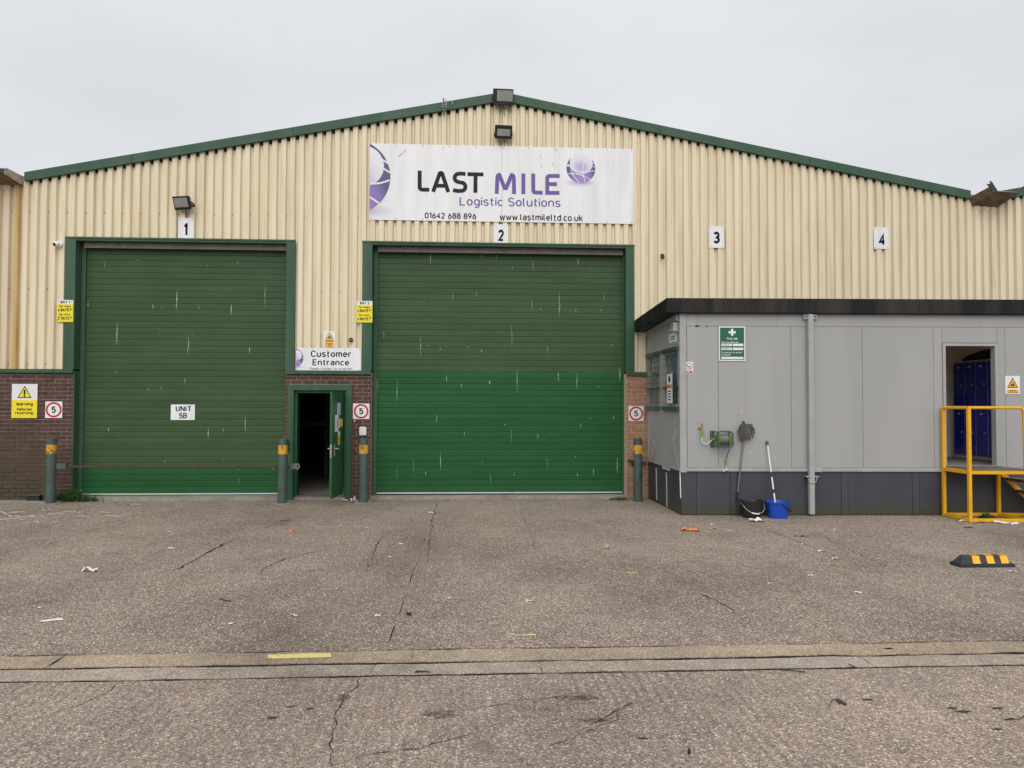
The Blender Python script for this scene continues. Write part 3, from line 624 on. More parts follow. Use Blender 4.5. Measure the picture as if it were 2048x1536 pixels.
# drip flashing on top of the brickwork
for a, b in ((-14, -7.37), (-3.495, -1.905), (2.965, 16.5)):
    mb = MB(); mb.box(a, b, -.078, .02, BZ-.005, BZ+.03); mb.box(a, b, -.078, -.070, BZ-.04, BZ-.005); mb.build('drip_flashing', m_flash, wh)
# --- brick piers
COURSE, BL = .075, .225
brk = {}
def brick_src(l, mat, parent):
    k = (round(l, 3), mat.name)
    if k not in brk:
        mb = MB(); mb.hexa([Vector(p) for p in ((-l/2, 0, -.0325), (l/2, 0, -.0325), (l/2, .09, -.0325), (-l/2, .09, -.0325), (-l/2, 0, .0325), (l/2, 0, .0325), (l/2, .09, .0325), (-l/2, .09, .0325))])
        me = bpy.data.meshes.new('brick'); me.from_pydata(mb.v, [], mb.f)
        bm = bmesh.new(); bm.from_mesh(me); bmesh.ops.recalc_face_normals(bm, faces=bm.faces)
        bmesh.ops.bevel(bm, geom=[e for e in bm.edges if all(v.co.y < .01 for v in e.verts)], offset=.004, segments=1, affect='EDGES'); bm.to_mesh(me); bm.free()
        me.materials.append(mat); brk[k] = me
    return brk[k]
def pier(x0, x1, hole=None, mat=m_brick, mort=m_mortar, stuff_left=None, phase=0.):
    mb = MB()
    if hole:
        hx0, hx1, hz = hole
        mb.box(x0, hx0, -.020, .22, 0, hz); mb.box(hx1, x1, -.020, .22, 0, hz); mb.box(x0, x1, -.020, .22, hz, BZ)
    else: mb.box(x0, x1, -.020, .22, 0, BZ)
    pr = mb.build('brick_pier', mort, wh); far = MB()
    for i in range(32):
        z = i*COURSE+.037; row = (x0, x1)
        spans = [(x0, x1)]
        if hole and z < hole[2]+.03: spans = [(x0, hole[0]), (hole[1], x1)]
        for s0, s1 in spans:
            x = x1 - (BL/2 if i % 2 else 0) - phase
            k0 = math.ceil((x1-s0)/BL)+2
            for k in range(-1, k0):
                b1 = x-k*BL; b0 = b1-BL+.010; a0, a1 = max(b0, s0+.002), min(b1, s1-.002)
                if a1-a0 < .03: continue
                c = (a0+a1)/2; l = round((a1-a0)*200)/200
                y = -.030+RND.uniform(-.0025, .0025)
                if stuff_left is not None and a1 < stuff_left: far.box(a0, a1, -.030, .05, z-.0325, z+.0325); continue
                me = brick_src(l, mat, pr); o = bpy.data.objects.new('brick', me); COL.objects.link(o); o.parent = pr
                o.location = (c, y, z+RND.uniform(-.001, .001)); o.rotation_euler = (0, RND.uniform(-.004, .004), 0)
    if far.v: far.build('brick', mat, pr, kind='stuff')
pier(-14, -7.372, stuff_left=-8.80)
pier(-3.50, -1.905, (-3.44, -2.27, 2.155), phase=.05)
pier(2.965, 3.40, None, m_brick2, m_mortar2)

# --- shutters
def shutter(d, split, n=40):
    x0, x1 = d[0]+.085, d[1]-.03; Y = .20; zb = .105; zt = 4.74; p = (zt-zb)/n
    mb = MB(); mb.box(x0, x1, Y+.03, Y+.05, zb, zt+.1); sh = mb.build('roller_shutter', m_dark, wh)
    prof = [(.0125, .0015), (.0165, .0035), (.0178, .012), (.0185, p*.5), (.0178, p-.012), (.0155, p-.004), (.0125, p-.0015)]
    src = {}
    for i in range(n):
        mt = m_slat_new if zb+p*(i+.5) < split else m_slat_old
        if mt.name not in src:
            q = MB(); l = x1-x0; q.prism([(0, -a, b) for a, b in prof]+[(0, .02, p-.0015), (0, .02, .0015)], (l, 0, 0))
            me = bpy.data.meshes.new('slat'); me.from_pydata(q.v, [], q.f); bm = bmesh.new(); bm.from_mesh(me); bmesh.ops.recalc_face_normals(bm, faces=bm.faces); bm.to_mesh(me); bm.free()
            me.materials.append(mt); src[mt.name] = me
        o = bpy.data.objects.new('slat', src[mt.name]); COL.objects.link(o); o.parent = sh
        o.location = (x0, Y+RND.uniform(-.0015, .0015), zb+i*p)
    q = MB(); q.box(x0, x1, Y-.03, Y+.03, zb-.022, zb+.002); q.build('bottom_bar', pm('pale_aluminium', (.62, .63, .63), .45, .1, var=.1, dirt=(.30, .29, .27), dirt_amt=.5, dirt_scale=6), sh, bevel=.003)
    q = MB(); q.box(x0, x1, Y-.02, Y+.02, .056, zb-.022); q.build('bottom_seal', m_black, sh)
    # guides, side flashings, header
    for xa, xb in ((d[0]+.008, d[0]+.085), (d[1]-.03, d[1]+.0)):
        q = MB(); q.box(xa, xb, Y-.06, Y+.06, .06, zt+.1); q.build('guide_rail', m_flash, wh)
    return x0, x1, Y
def jamb(x0, x1, inner, zlo):
    q = MB(); q.box(x0, x1, -.066, -.058, zlo, HZ+.03)
    if inner > 0: q.box(x1-.008, x1, -.058, .15, zlo, HZ+.03); q.box(x0, x0+.006, -.058, -.02, zlo, HZ+.03)
    else: q.box(x0, x0+.008, -.058, .15, zlo, HZ+.03); q.box(x1-.006, x1, -.058, -.02, zlo, HZ+.03)
    q.build('jamb_flashing', m_flash, wh)
for d, sp in ((D1, .55), (D2, 2.42)):
    shutter(d, sp)
    jamb(d[0]-.185, d[0]+.002, 1, BZ+.032); jamb(d[1]-.002, d[1]+.165, -1, BZ+.032)
    q = MB(); q.box(d[0]-.19, d[1]+.17, -.074, -.050, HZ+.034, HZ+.064); q.box(d[0]-.0, d[1]+.0, -.058, .15, HZ-.004, HZ+.032); q.build('header_flashing', m_flash, wh)
    q = MB(); q.box(d[0]+.09, d[1]-.03, .06, .10, HZ-.115, HZ-.006); q.build('lintel_plate', m_dsteel, wh)
    q = MB(); q.box(d[0]+.0, d[1]-.0, .16, .30, HZ-.10, HZ+.4); q.build('shutter_box', m_dark, wh)
q = MB(); q.box(D1[0]-.011, D1[0]+.006, -.034, .20, .02, BZ-.006); q.build('corner_angle', m_flash, wh)
# --- personnel door
DX0, DX1, DZ = -3.34, -2.37, 2.055
for poly in ([(-3.455, -.062, 0), (DX0, -.062, 0), (DX0, -.062, DZ), (-3.455, -.062, DZ+.11)], [(DX1, -.062, 0), (-2.258, -.062, 0), (-2.258, -.062, DZ+.11), (DX1, -.062, DZ)], [(-3.453, -.063, DZ+.11), (DX0+.002, -.063, DZ), (DX1-.002, -.063, DZ), (-2.260, -.063, DZ+.11)]):
    MB().prism(poly, (0, .08, 0)).build('door_frame', m_flash, wh, bevel=.002)
q = MB(); q.box(DX0-.0, DX0+.05, .022, .22, .052, DZ); q.box(DX1-.04, DX1, .022, .22, .052, DZ); q.box(DX0+.05, DX1-.04, .022, .22, DZ-.05, DZ-.002); q.build('door_lining', m_frame, wh)
q = MB(); q.box(DX0+.05, DX1-.04, .0, .2, .052, .075); q.build('door_sill', m_dsteel, wh)
# leaf swung open outwards, hinged on the right
hx, hy = DX1-.035, -.055; ang = math.radians(86); LW = .84
lt = Vector((math.cos(math.pi+ang), math.sin(math.pi+ang), 0))            # along the leaf from the hinge
ln = Vector((-lt.y, lt.x, 0))                                             # outer face normal
if ln.x < 0: ln = -ln
def LP(s, n, z): return Vector((hx, hy, 0)) + lt*s + ln*n + Vector((0, 0, z))
def lbox(mb, s0, s1, n0, n1, z0, z1):
    return mb.hexa([LP(s0, n0, z0), LP(s1, n0, z0), LP(s1, n1, z0), LP(s0, n1, z0), LP(s0, n0, z1), LP(s1, n0, z1), LP(s1, n1, z1), LP(s0, n1, z1)])
leaf = lbox(MB(), 0, LW, -.045, 0, .12, 2.02).build('door_leaf', m_frame, wh, bevel=.003)
q = lbox(MB(), LW-.20, LW-.12, .0, .008, .86, 1.08); q.tube([LP(LW-.16, .01, 1.0), LP(LW-.16, .06, 1.0), LP(LW-.29, .06, .99)], .011); q.build('handle_plate', m_steel, leaf)
q = lbox(MB(), LW-.20, LW-.12, -.053, -.045, .86, 1.08); q.tube([LP(LW-.16, -.055, 1.0), LP(LW-.16, -.11, 1.0), LP(LW-.28, -.115, .97)], .011); q.build('handle', m_steel, leaf)
lbox(MB(), LW-.01, LW+.004, -.036, -.010, .84, 1.08).build('lock_plate', m_steel, leaf)
for s0, s1, z0, z1, mt in ((.28, .50, 1.60, 1.82, pm('notice_blue', (.45, .55, .66), .5)), (.42, .66, 1.30, 1.60, m_white), (.30, .52, 1.36, 1.54, m_white), (.12, .24, 1.38, 1.52, m_yel), (.30, .44, 1.05, 1.22, m_amber), (.30, .44, 1.22, 1.30, m_white)):
    n = lbox(MB(), s0, s1, .001, .004, z0, z1).build('notice', mt, leaf)
for z in (.35, 1.05, 1.78): MB().tube([LP(-.012, -.02, z-.06), LP(-.012, -.02, z+.06)], .013).build('hinge', m_steel, leaf)
# hasp bracket on the left of the frame, barrier-bar lugs
q = MB(); q.box(-3.49, -3.43, -.10, -.062, .93, 1.13); q.box(-3.46, -3.40, -.115, -.10, .95, .99); q.box(-3.46, -3.40, -.115, -.10, 1.07, 1.11); q.build('hasp', m_black, wh)
# --- valley gutter ends
def gutter(pts_in, d, mats, name):
    for k, (poly, ex, mt, nm) in enumerate(pts_in): MB().prism(poly, ex).build(nm, mt, wh)
gx0, gx1, gz = -8.93, -8.33, 5.90
yo = -.46
gutter([
    ([(gx0+.10, -.03, gz-.06), (gx1-.02, -.03, gz-.06), (gx1-.10, yo, gz+.03), (gx0-.02, yo, gz+.03)], (0, 0, .012), m_rust_sheet, 'gutter_base'),
    ([(gx1-.02, -.03, gz-.06), (gx1-.10, yo, gz+.03), (gx1-.08, yo, gz+.14), (gx1-.0, -.03, gz+.10)], (.012, 0, 0), m_gutlt, 'gutter_side'),
    ([(gx0+.10, -.03, gz-.06), (gx0-.02, yo, gz+.03), (gx0-.06, yo, gz+.18), (gx0+.04, -.03, gz+.12)], (-.012, 0, 0), m_gutdark, 'gutter_side'),
    ([(gx0-.06, yo, gz+.18), (gx0-.02, yo, gz+.03), (gx1-.10, yo, gz+.03), (gx1-.08, yo, gz+.125), (gx0+.2, yo, gz+.13)], (0, .012, 0), m_gutdark, 'gutter_lip')], 0, 0, '')
a0, a1, rz = 9.88, 10.58, 5.88
gutter([
    ([(a0+.03, -.03, rz-.10), (a1-.15, -.03, rz-.13), (a1-.02, yo, rz+.04), (a0+.20, yo, rz+.05)], (0, 0, .012), m_rust_sheet, 'gutter_base'),
    ([(a0+.03, -.03, rz-.10), (a0+.20, yo, rz+.05), (a0+.12, yo, rz+.16), (a0-.02, -.03, rz+.05)], (-.012, 0, 0), m_rust_sheet, 'gutter_side'),
    ([(a0+.10, yo-.01, rz+.14), (a0+.22, yo-.01, rz+.05), (a0+.28, yo-.01, rz+.05), (a0+.15, yo-.01, rz+.25), (a0+.10, yo-.01, rz+.27), (a0+.12, yo-.01, rz+.215), (a0+.04, yo-.01, rz+.205)], (0, .01, 0), m_gutdark, 'torn_sheet'),
    ([(a1-.15, -.03, rz-.13), (a1-.02, yo, rz+.04), (a1+.12, yo, rz+.20), (a1+.02, -.03, rz+.08)], (.012, 0, 0), m_gutdark, 'gutter_side'),
    ([(a0+.20, yo, rz+.05), (a1-.02, yo, rz+.04), (a1-.02, yo, rz+.065), (a0+.2, yo, rz+.085)], (0, .012, 0), m_polegrey, 'gutter_lip')], 0, 0, '')
# storage rack standing in the dark hall behind the door
rk = thing('storage_rack', (-3.9, 4.6, .052), 'steel storage rack standing in the dark hall behind the open door', 'rack')
for xx in (-5.2, -3.55, -2.2):
    for yy in (4.2, 5.0): MB().box(xx-.04, xx+.04, yy-.04, yy+.04, .052, 3.6).build('upright', m_dsteel, rk)
    q = MB()
    for k in range(4): q.bar((xx, 4.2, .3+k*.8), (xx, 5.0, 1.1+k*.8), .03, .03)
    q.build('brace', m_dsteel, rk)
for zz in (1.3, 2.6):
    for yy in (4.2, 5.0): MB().box(-5.2, -2.2, yy-.025, yy+.025, zz-.05, zz+.05).build('beam', m_dsteel, rk)
# ================================================================== SIGNS ON THE FRONT
def board(name, pl, b, label, cat='sign', th=.006, off=.003, mat=m_white, group=None, scr=True, tilt=0):
    c = pl.pos((b[0]+b[2])/2, b[1], off)
    r = thing(name, c, label, cat, group); MB().pbox(pl, b[0], b[2], b[1], b[3], off, off+th).build('panel', mat, r)
    if scr: screws(r, pl, b, off+th)
    return r, off+th+.0015

# --- main fascia sign
BG = (-1.965, 5.30, 3.105, 6.765); seam = FAC.at(1004, 300)[0]
ms = thing('fascia_sign', (.57, -.06, 5.30), 'large white fascia sign with charcoal and purple company lettering and globes', 'sign')
MB().pbox(FAC, BG[0], seam-.002, BG[1], BG[3], .003, .012).build('panel', m_white, ms)
MB().pbox(FAC, seam+.002, BG[2], BG[1], BG[3], .003, .012).build('panel', m_white, ms)
screws(ms, FAC, (BG[0], BG[1], seam, BG[3]), .012, .03, 4, .009); screws(ms, FAC, (seam, BG[1], BG[2], BG[3]), .012, .03, 4, .009)
OF = .0145
def zp(x, y): return FAC.at(720+x/3.657, 270+y/3.657)     # measured on an enlarged view of the photograph
def letters(strokes, mat, wd, nm):
    for st in strokes: stroke(FAC, [zp(*p) for p in st], wd, OF).build(nm, mat, ms)
W = .075
def rc(cx, cy, r, a0, a1, n=6): return [(cx+r*math.cos(math.radians(a0+(a1-a0)*k/n)), cy+r*math.sin(math.radians(a0+(a1-a0)*k/n))) for k in range(n+1)]
def letter(nm, mat, paths):
    mb = MB()
    for i, p in enumerate(paths):
        q = stroke(FAC, [zp(*c) for c in p], W, OF+.0004*i); mb.add(q.v, q.f)
    mb.build(nm, mat, ms)
letter('letter_l', m_grey_ink, [[(437, 262)]+rc(455, 383, 18, 180, 90)+[(508, 402)]])
letter('letter_a', m_grey_ink, [[(535, 417), (580, 292)]+rc(592, 291, 12, 190, 350)+[(604, 292), (646, 419)], [(556, 372), (628, 373)]])
letter('letter_s', m_grey_ink, [[(772, 287), (740, 284)]+rc(722, 315, 30, 270, 100, 8)+[(735, 349)]+rc(740, 380, 31, 275, 430, 9)+[(715, 411), (680, 405)]])
letter('letter_t', m_grey_ink, [[(786, 288), (903, 290)], [(845, 289), (844, 424)]])
letter('letter_m', m_purple, [[(1000, 432), (1004, 318), (1008, 298), (1017, 293), (1025, 300)], [(1017, 290), (1063, 402)], [(1063, 402), (1110, 291)], [(1101, 301), (1110, 294), (1120, 299), (1125, 318), (1127, 433)]])
letter('letter_i', m_purple, [[(1195, 283), (1194, 434)]])
letter('letter_l', m_purple, [[(1266, 284)]+rc(1284, 405, 17, 180, 90)+[(1336, 424)]])
letter('letter_e', m_purple, [[(1460, 301), (1386, 301)]+rc(1386, 318, 17, 270, 180)+[(1369, 425), (1458, 425)], [(1372, 360), (1440, 361)]])
def zb(x0, y0, x1, y1): return pbx(FAC, 720+x0/3.657, 270+y0/3.657, 720+x1/3.657, 270+y1/3.657)
text(ms, 'Logistic Solutions', FAC, zb(728, 459, 1466, 539), OF, m_purple, bold=.006)
text(ms, '01642 688 896', FAC, zb(474, 570, 850, 614), OF, m_ink, bold=.020)
text(ms, 'www.lastmileltd.co.uk', FAC, zb(1021, 582, 1628, 628), OF, m_ink, bold=.012)

def globe_mat(name, cx, cz, r, ic=(.02, .38, .80)):
    mt, t, bs, N, L = nodes(name); g_ = N('ShaderNodeNewGeometry'); sp = N('ShaderNodeSeparateXYZ'); L(g_.outputs['Position'], sp.inputs[0])
    def dist(x, z, rr):
        a = mth(N, L, 'POWER', mth(N, L, 'SUBTRACT', sp.outputs[0], x), 2.); b = mth(N, L, 'POWER', mth(N, L, 'SUBTRACT', sp.outputs[2], z), 2.)
        return mth(N, L, 'DIVIDE', mth(N, L, 'SQRT', mth(N, L, 'ADD', a, b)), rr)
    low = ramp(N, L, dist(cx, cz-.75*r, r), [(.0, (.36, .23, .60)), (.75, (.20, .145, .42)), (1.4, (.085, .07, .19))])
    inner = ramp(N, L, dist(cx+(0 if ic[0] < .1 else .1)*r, cz+(.05 if ic[0] < .1 else -.2)*r, r), [(0., (.45, .34, .66)), (.28, (.52, .45, .68)), (.62, (.70, .69, .80)), (1., (.76, .78, .84))])
    k = ramp(N, L, dist(cx+ic[0]*r, cz+ic[1]*r, r*ic[2]), [(.985, 1.), (1.0, 0.)])
    L(mixc(N, L, k, low, inner), bs.inputs['Base Color']); bs.inputs['Roughness'].default_value = .4; return mt
def shadow_mat(name, cx, cz, rx, rz):
    mt, t, bs, N, L = nodes(name); g_ = N('ShaderNodeNewGeometry'); sp = N('ShaderNodeSeparateXYZ'); L(g_.outputs['Position'], sp.inputs[0])
    a = mth(N, L, 'POWER', mth(N, L, 'DIVIDE', mth(N, L, 'SUBTRACT', sp.outputs[0], cx), rx), 2.); b = mth(N, L, 'POWER', mth(N, L, 'DIVIDE', mth(N, L, 'SUBTRACT', sp.outputs[2], cz), rz), 2.)
    L(ramp(N, L, mth(N, L, 'ADD', a, b), [(0., (.42, .38, .54)), (.4, (.62, .61, .68)), (.95, (.785, .795, .815))]), bs.inputs['Base Color']); bs.inputs['Roughness'].default_value = .4; return mt
def ell(cx, cz, rx, rz, off, n=48, xmin=None):
    pts = []
    for k in range(n):
        a, z = cx+rx*math.cos(2*math.pi*k/n), cz+rz*math.sin(2*math.pi*k/n)
        pts.append(FAC.pos(max(a, xmin) if xmin is not None else a, z, off))
    return MB().poly(pts)
def globe(parent, cx, cz, r, off, lines, dots, xmin=None, nm='g', dz=.98, ic=(.02, .38, .80)):
    ell(cx+.05*r, cz-dz*r, 1.15*r, .24*r, off, xmin=xmin).build('printed_globe_shadow', shadow_mat('globe_shadow_'+nm, cx+.05*r, cz-dz*r, 1.15*r, .24*r), parent)
    ell(cx, cz, r, r, off+.0006, 64, xmin).build('printed_globe', globe_mat('globe_'+nm, cx, cz, r, ic), parent)
    mb = MB()
    for ln in lines:
        pts = []
        P_ = [Vector((cx+p[0]*r, cz+p[1]*r)) for p in ln]
        for i in range(len(P_)-1):                                   # smooth through the points
            p0, p1, p2, p3 = P_[max(i-1, 0)], P_[i], P_[i+1], P_[min(i+2, len(P_)-1)]
            for k in range(6):
                t = k/6; pts.append(.5*((2*p1)+(p2-p0)*t+(2*p0-5*p1+4*p2-p3)*t*t+(3*p1-p0-3*p2+p3)*t**3))
        pts.append(P_[-1])
        if xmin is not None: pts = [p for p in pts if p.x > xmin+.003]
        if len(pts) > 1:
            q = stroke(FAC, [tuple(p) for p in pts], r*.045, off+.0012+.0002*lines.index(ln)); q.build('printed_globe_line', m_white, parent)
    for x, z in dots:
        disc(FAC, cx+x*r, cz+z*r, r*.075, off+.003, 14).build('printed_globe_node', m_white, parent)
a, b = zp(1615, 247), zp(1720, 247); gr = b[0]-a[0]
LN = [[(-.72, .15), (-.35, -.12), (.13, -.24), (.6, -.2), (.99, -.12)], [(-.9, -.38), (-.6, -.37), (-.1, -.44), (.18, -.52), (.65, -.74)], [(.28, .58), (.14, .15), (.12, -.24), (.18, -.52), (.3, -.92)],
      [(-.75, .2), (-.68, -.1), (-.6, -.37), (-.35, -.72), (-.1, -.98)], [(-.72, .3), (-.4, .52), (0, .62), (.3, .6), (.7, .45), (.9, .36)], [(.3, .6), (.6, .3), (.98, .1)], [(-.98, .12), (-.85, .2), (-.7, .12)]]
globe(ms, a[0], a[1], gr, OF, LN, [(.12, -.24), (.18, -.52), (-.6, -.37), (-.72, .12), (-.88, .2)], nm='small')
a, b = zp(-54, 305), zp(223, 305)
globe(ms, a[0], a[1], b[0]-a[0], OF, [[(.45, .68), (.7, .52), (.95, .36)], [(.45, .54), (.72, .3), (.99, .12)], [(.4, -.18), (.7, -.17), (.98, -.08)], [(.4, -.50), (.55, -.60), (.70, -.70)]], [], BG[0]+.004, 'large', .90, (.275, .285, .554))
# brown bird smears near the top of the panels
for (xa, ya, xb, yb, wd) in ((280, 160, 342, 108, .030), (600, 102, 625, 84, .020), (1425, 122, 1445, 104, .028), (1315, 150, 1330, 185, .018), (1405, 205, 1420, 240, .018), (1330, 225, 1322, 245, .02)):
    pts = [zp(xa+(xb-xa)*k/6+3*math.sin(k*2.1), ya+(yb-ya)*k/6+2*math.cos(k*1.7)) for k in range(7)]
    n = len(pts); ws_ = [wd*(1-abs(k/6-.3)*1.1)*RND.uniform(.4, 1) for k in range(n)]
    MB().add([FAC.pos(p[0]-w_/2, p[1], OF+.0008) for p, w_ in zip(pts, ws_)]+[FAC.pos(p[0]+w_/2, p[1], OF+.0008) for p, w_ in zip(pts, ws_)], [(k, k+1, n+k+1, n+k) for k in range(n-1)]).build('dirt_smear', pm('smear_brown', (.42, .36, .28), .8, var=.3, scale=60) if ya < 130 or xa < 400 else pm('smear_grey', (.45, .46, .47), .8, var=.3, scale=60), ms)
# --- bay numbers
for px, dg_, wh_ in (((357, 436, 388, 479), '1', 'bracketed above the shutter with the unit plate'), ((987, 449, 1016, 491), '2', 'under the large fascia sign'), ((1418, 453, 1448, 496), '3', 'above the grey cabin'), ((1747, 455, 1777, 498), '4', 'above the grey cabin')):
    b = pbx(FAC, *px); lab = {'1': 'white number plate reading 1 above the shutter', '2': 'white number plate reading 2 below the large fascia sign', '3': 'white plate with digit 3 high above the first aid notice', '4': 'white plate with digit 4 high between cabin downpipe and cabin doorway'}[dg_]
    r, o = board('number_plate', FAC, b, lab)
    f = (.36, .24, .60, .80) if dg_ == '1' else (.29, .24, .71, .80)
    text(r, dg_, FAC, sub(b, *f), o, m_ink, bold=.040)
# --- bay size signs
for px, n_, l1 in (((114, 600, 147, 644), 'BAY 1', '3.7m/12\'1"'), ((713, 602, 745, 645), 'BAY 2', '4.8m/15\'7"')):
    F2 = Facade(-.068); b = pbx(F2, *px); r, o = board('bay_size_sign', F2, b, ('yellow clearance sign beside the shutter carrying the unit plate' if n_ == 'BAY 1' else 'yellow clearance sign above the customer entrance, at the wide shutter'))
    MB().poly(rect(F2, sub(b, .0, .19, 1, 1), o)).build('yellow_field', m_yel, r); o += .001
    text(r, n_, F2, sub(b, .22, .04, .80, .155), o, m_ink, bold=.03)
    text(r, 'Max Height', F2, sub(b, .14, .25, .84, .345), o, m_ink, bold=.032); text(r, '4.8m/15\'7"', F2, sub(b, .06, .375, .95, .53), o, m_ink, bold=.034)
    text(r, 'Max Width', F2, sub(b, .16, .62, .82, .70), o, m_ink, bold=.032); text(r, l1, F2, sub(b, .06, .75, .95, .91), o, m_ink, bold=.034)
# --- unit plate on the shutter
FS = Facade(.179); b = pbx(FS, 342, 809, 390, 840); r, o = board('unit_plate', FS, b, 'white unit number plate fixed on the narrower green shutter', scr=False)
text(r, 'UNIT', FS, sub(b, .20, .10, .84, .44), o, m_ink, bold=.022); text(r, '5B', FS, sub(b, .35, .55, .68, .90), o, m_ink, bold=.022)
# --- vehicle reversing sign
FB = Facade(-.034); b = pbx(FB, 24, 768, 75, 836); r, o = board('warning_sign', FB, b, 'white and yellow reversing vehicles warning sign on brown brick', scr=False)
MB().poly(rect(FB, sub(b, 0, .47, 1, 1), o)).build('yellow_field', m_yel, r)
def tri(pl, b, x0, y0, x1, y1, off): q = sub(b, x0, y0, x1, y1); return [(q[0], q[1]), (q[2], q[1]), ((q[0]+q[2])/2, q[3])]
def warn_tri(pl, b, f, off, r, fill):
    p = tri(pl, b, *f, off); MB().poly([pl.pos(x, z, off) for x, z in p]).build('triangle_border', m_ink, r)
    c = (sum(x for x, z in p)/3, sum(z for x, z in p)/3); s_ = .80
    MB().poly([pl.pos(c[0]+(x-c[0])*s_, c[1]+(z-c[1])*s_, off+.0008) for x, z in p]).build('triangle_field', fill, r); return off+.0016
o2 = warn_tri(FB, b, (.22, .05, .78, .41), o, r, m_yel)
MB().poly(rect(FB, sub(b, .465, .17, .535, .315), o2)).build('exclamation_bar', m_ink, r)
q = sub(b, .46, .33, .54, .38); disc(FB, (q[0]+q[2])/2, (q[1]+q[3])/2, (q[2]-q[0])/2, o2, 12).build('exclamation_dot', m_ink, r)
text(r, 'Warning', FB, sub(b, .18, .54, .83, .66), o+.001, m_ink, bold=.034); text(r, 'Vehicles', FB, sub(b, .20, .70, .80, .79), o+.001, m_ink, bold=.030); text(r, 'reversing', FB, sub(b, .15, .81, .84, .91), o+.001, m_ink, bold=.030)
# --- speed limit signs
for px, lab in (((91, 803, 125, 836), 'square white 5 speed limit sign beside the reversing warning'), ((706, 807, 739, 838), 'square white 5 speed limit sign above the white bell box'), ((1257, 812, 1287, 842), 'square white 5 speed limit sign on orange brick')):
    b = pbx(FB, *px); r, o = board('speed_sign', FB, b, lab, scr=False)
    cx, cz = (b[0]+b[2])/2, (b[1]+b[3])/2; rr = min(b[2]-b[0], b[3]-b[1])/2*.94
    disc(FB, cx, cz, rr, o, 40, rr*.76).build('red_ring', m_red, r); text(r, '5', FB, sub(b, .38, .30, .63, .70), o, m_ink, bold=.03)
# --- fragile roof sign and customer entrance sign
b = pbx(FAC, 647, 662, 671, 695); r, o = board('fragile_roof_sign', FAC, b, 'small white and yellow fragile roof danger sign above the entrance board', scr=False)
o2 = warn_tri(FAC, b, (.18, .06, .84, .47), o, r, m_yel)
mb = MB(); c = sub(b, .36, .24, .66, .44)
for f in ((.0, .62, .75, .78), (.1, .85, .95, 1.), (.45, .1, .70, .40), (.2, .40, .55, .62), (.6, .45, .95, .6)): mb.poly(rect(FAC, sub(c, *f), o2))
mb.build('pictogram', m_ink, r)
MB().poly(rect(FAC, sub(b, .10, .51, .90, .68), o)).build('yellow_field', m_amber, r); MB().poly(rect(FAC, sub(b, .10, .70, .90, .97), o)).build('yellow_field', m_amber, r)
text(r, 'Danger', FAC, sub(b, .22, .54, .78, .66), o+.001, m_ink, bold=.032); text(r, 'Fragile', FAC, sub(b, .27, .73, .73, .84), o+.001, m_ink, bold=.032); text(r, 'roof', FAC, sub(b, .34, .86, .66, .94), o+.001, m_ink, bold=.032)
b = pbx(FAC, 592, 696, 722, 742); r, o = board('entrance_sign', FAC, b, 'white customer entrance sign with purple globe above the brick doorway', scr=False); screws(r, FAC, b, o, .02, 3)
text(r, 'Customer', FAC, sub(b, .23, .11, .845, .40), o, m_ink, bold=.016); text(r, 'Entrance', FAC, sub(b, .255, .49, .82, .76), o, m_ink, bold=.016)
text(r, 'Please ring bell for attention', FAC, sub(b, .215, .84, .86, .98), o, m_purple, bold=.006)
gz_ = (b[3]-b[1]); globe(r, b[0]-.035, b[1]+gz_*.56, gz_*.40, o, [[(.3, .5), (.6, .4), (.9, .3)], [(.3, .1), (.65, -.05), (.99, .05)], [(.3, -.3), (.55, -.5), (.75, -.62)]], [], b[0]+.003, 'entrance', .95, (.275, .285, .554))

# ================================================================== FLOODLIGHTS, CAMERAS, SMALL FITTINGS
def floodlight(px, py, wd, ht, dp, out_, tilt, yaw, label, lensf, arm=True):
    c = onY(px, py, -.05-out_); base = Vector((c.x, -.047, c.z))
    r = thing('floodlight', (c.x, -.047, c.z-ht/2), label, 'floodlight', None)
    n = Vector((math.sin(yaw)*math.cos(tilt), -math.cos(yaw)*math.cos(tilt), -math.sin(tilt))); sx = Vector((math.cos(yaw), math.sin(yaw), 0)); uz = sx.cross(-n).normalized()
    if uz.z < 0: uz = -uz
    def Q(a, b, d): return c + sx*a + uz*b + n*d
    def ob(mb, a0, a1, b0, b1, d0, d1, k=1.): 
        return mb.hexa([Q(a0, b0, d1), Q(a1, b0, d1), Q(a1*k, b0*k, d0), Q(a0*k, b0*k, d0), Q(a0, b1, d1), Q(a1, b1, d1), Q(a1*k, b1*k, d0), Q(a0*k, b1*k, d0)])
    ob(MB(), -wd/2, wd/2, -ht/2, ht/2, -dp, 0, .82).build('housing', m_black, r, bevel=.006)
    l0, l1, b0, b1 = lensf
    ob(MB(), -wd/2+wd*l0, -wd/2+wd*l1, -ht/2+ht*b0, -ht/2+ht*b1, -.004, .006).build('lens', m_lens, r)
    mb = MB()
    for s_ in (-1, 1):
        mb.bar(Q(s_*(wd/2+.008), 0, -dp*.5), base + Vector((s_*(wd/2+.008), 0, .0)), .006, .035)
    mb.box(base.x-wd/2-.012, base.x+wd/2+.012, -.058, -.047, base.z-.018, base.z+.018)
    mb.build('bracket', m_rust, r)
    mb = MB()
    for k in range(7): ob(mb, -wd*.38+k*wd*.125, -wd*.38+k*wd*.125+.006, -ht*.35, ht*.35, -dp-.02, -dp)
    mb.build('cooling_fin', m_black, r)
    MB().tube([Q(0, -ht*.3, -dp), (c.x+.02, -.055, c.z-ht*.5), (c.x+.03, -.052, c.z-ht*1.0)], .006).build('cable', m_black, r)
    return r
floodlight(1006.5, 194, .395, .30, .12, .16, math.radians(14), math.radians(3), 'big black floodlight at the peak of the gable', (.2, .96, .25, .90))
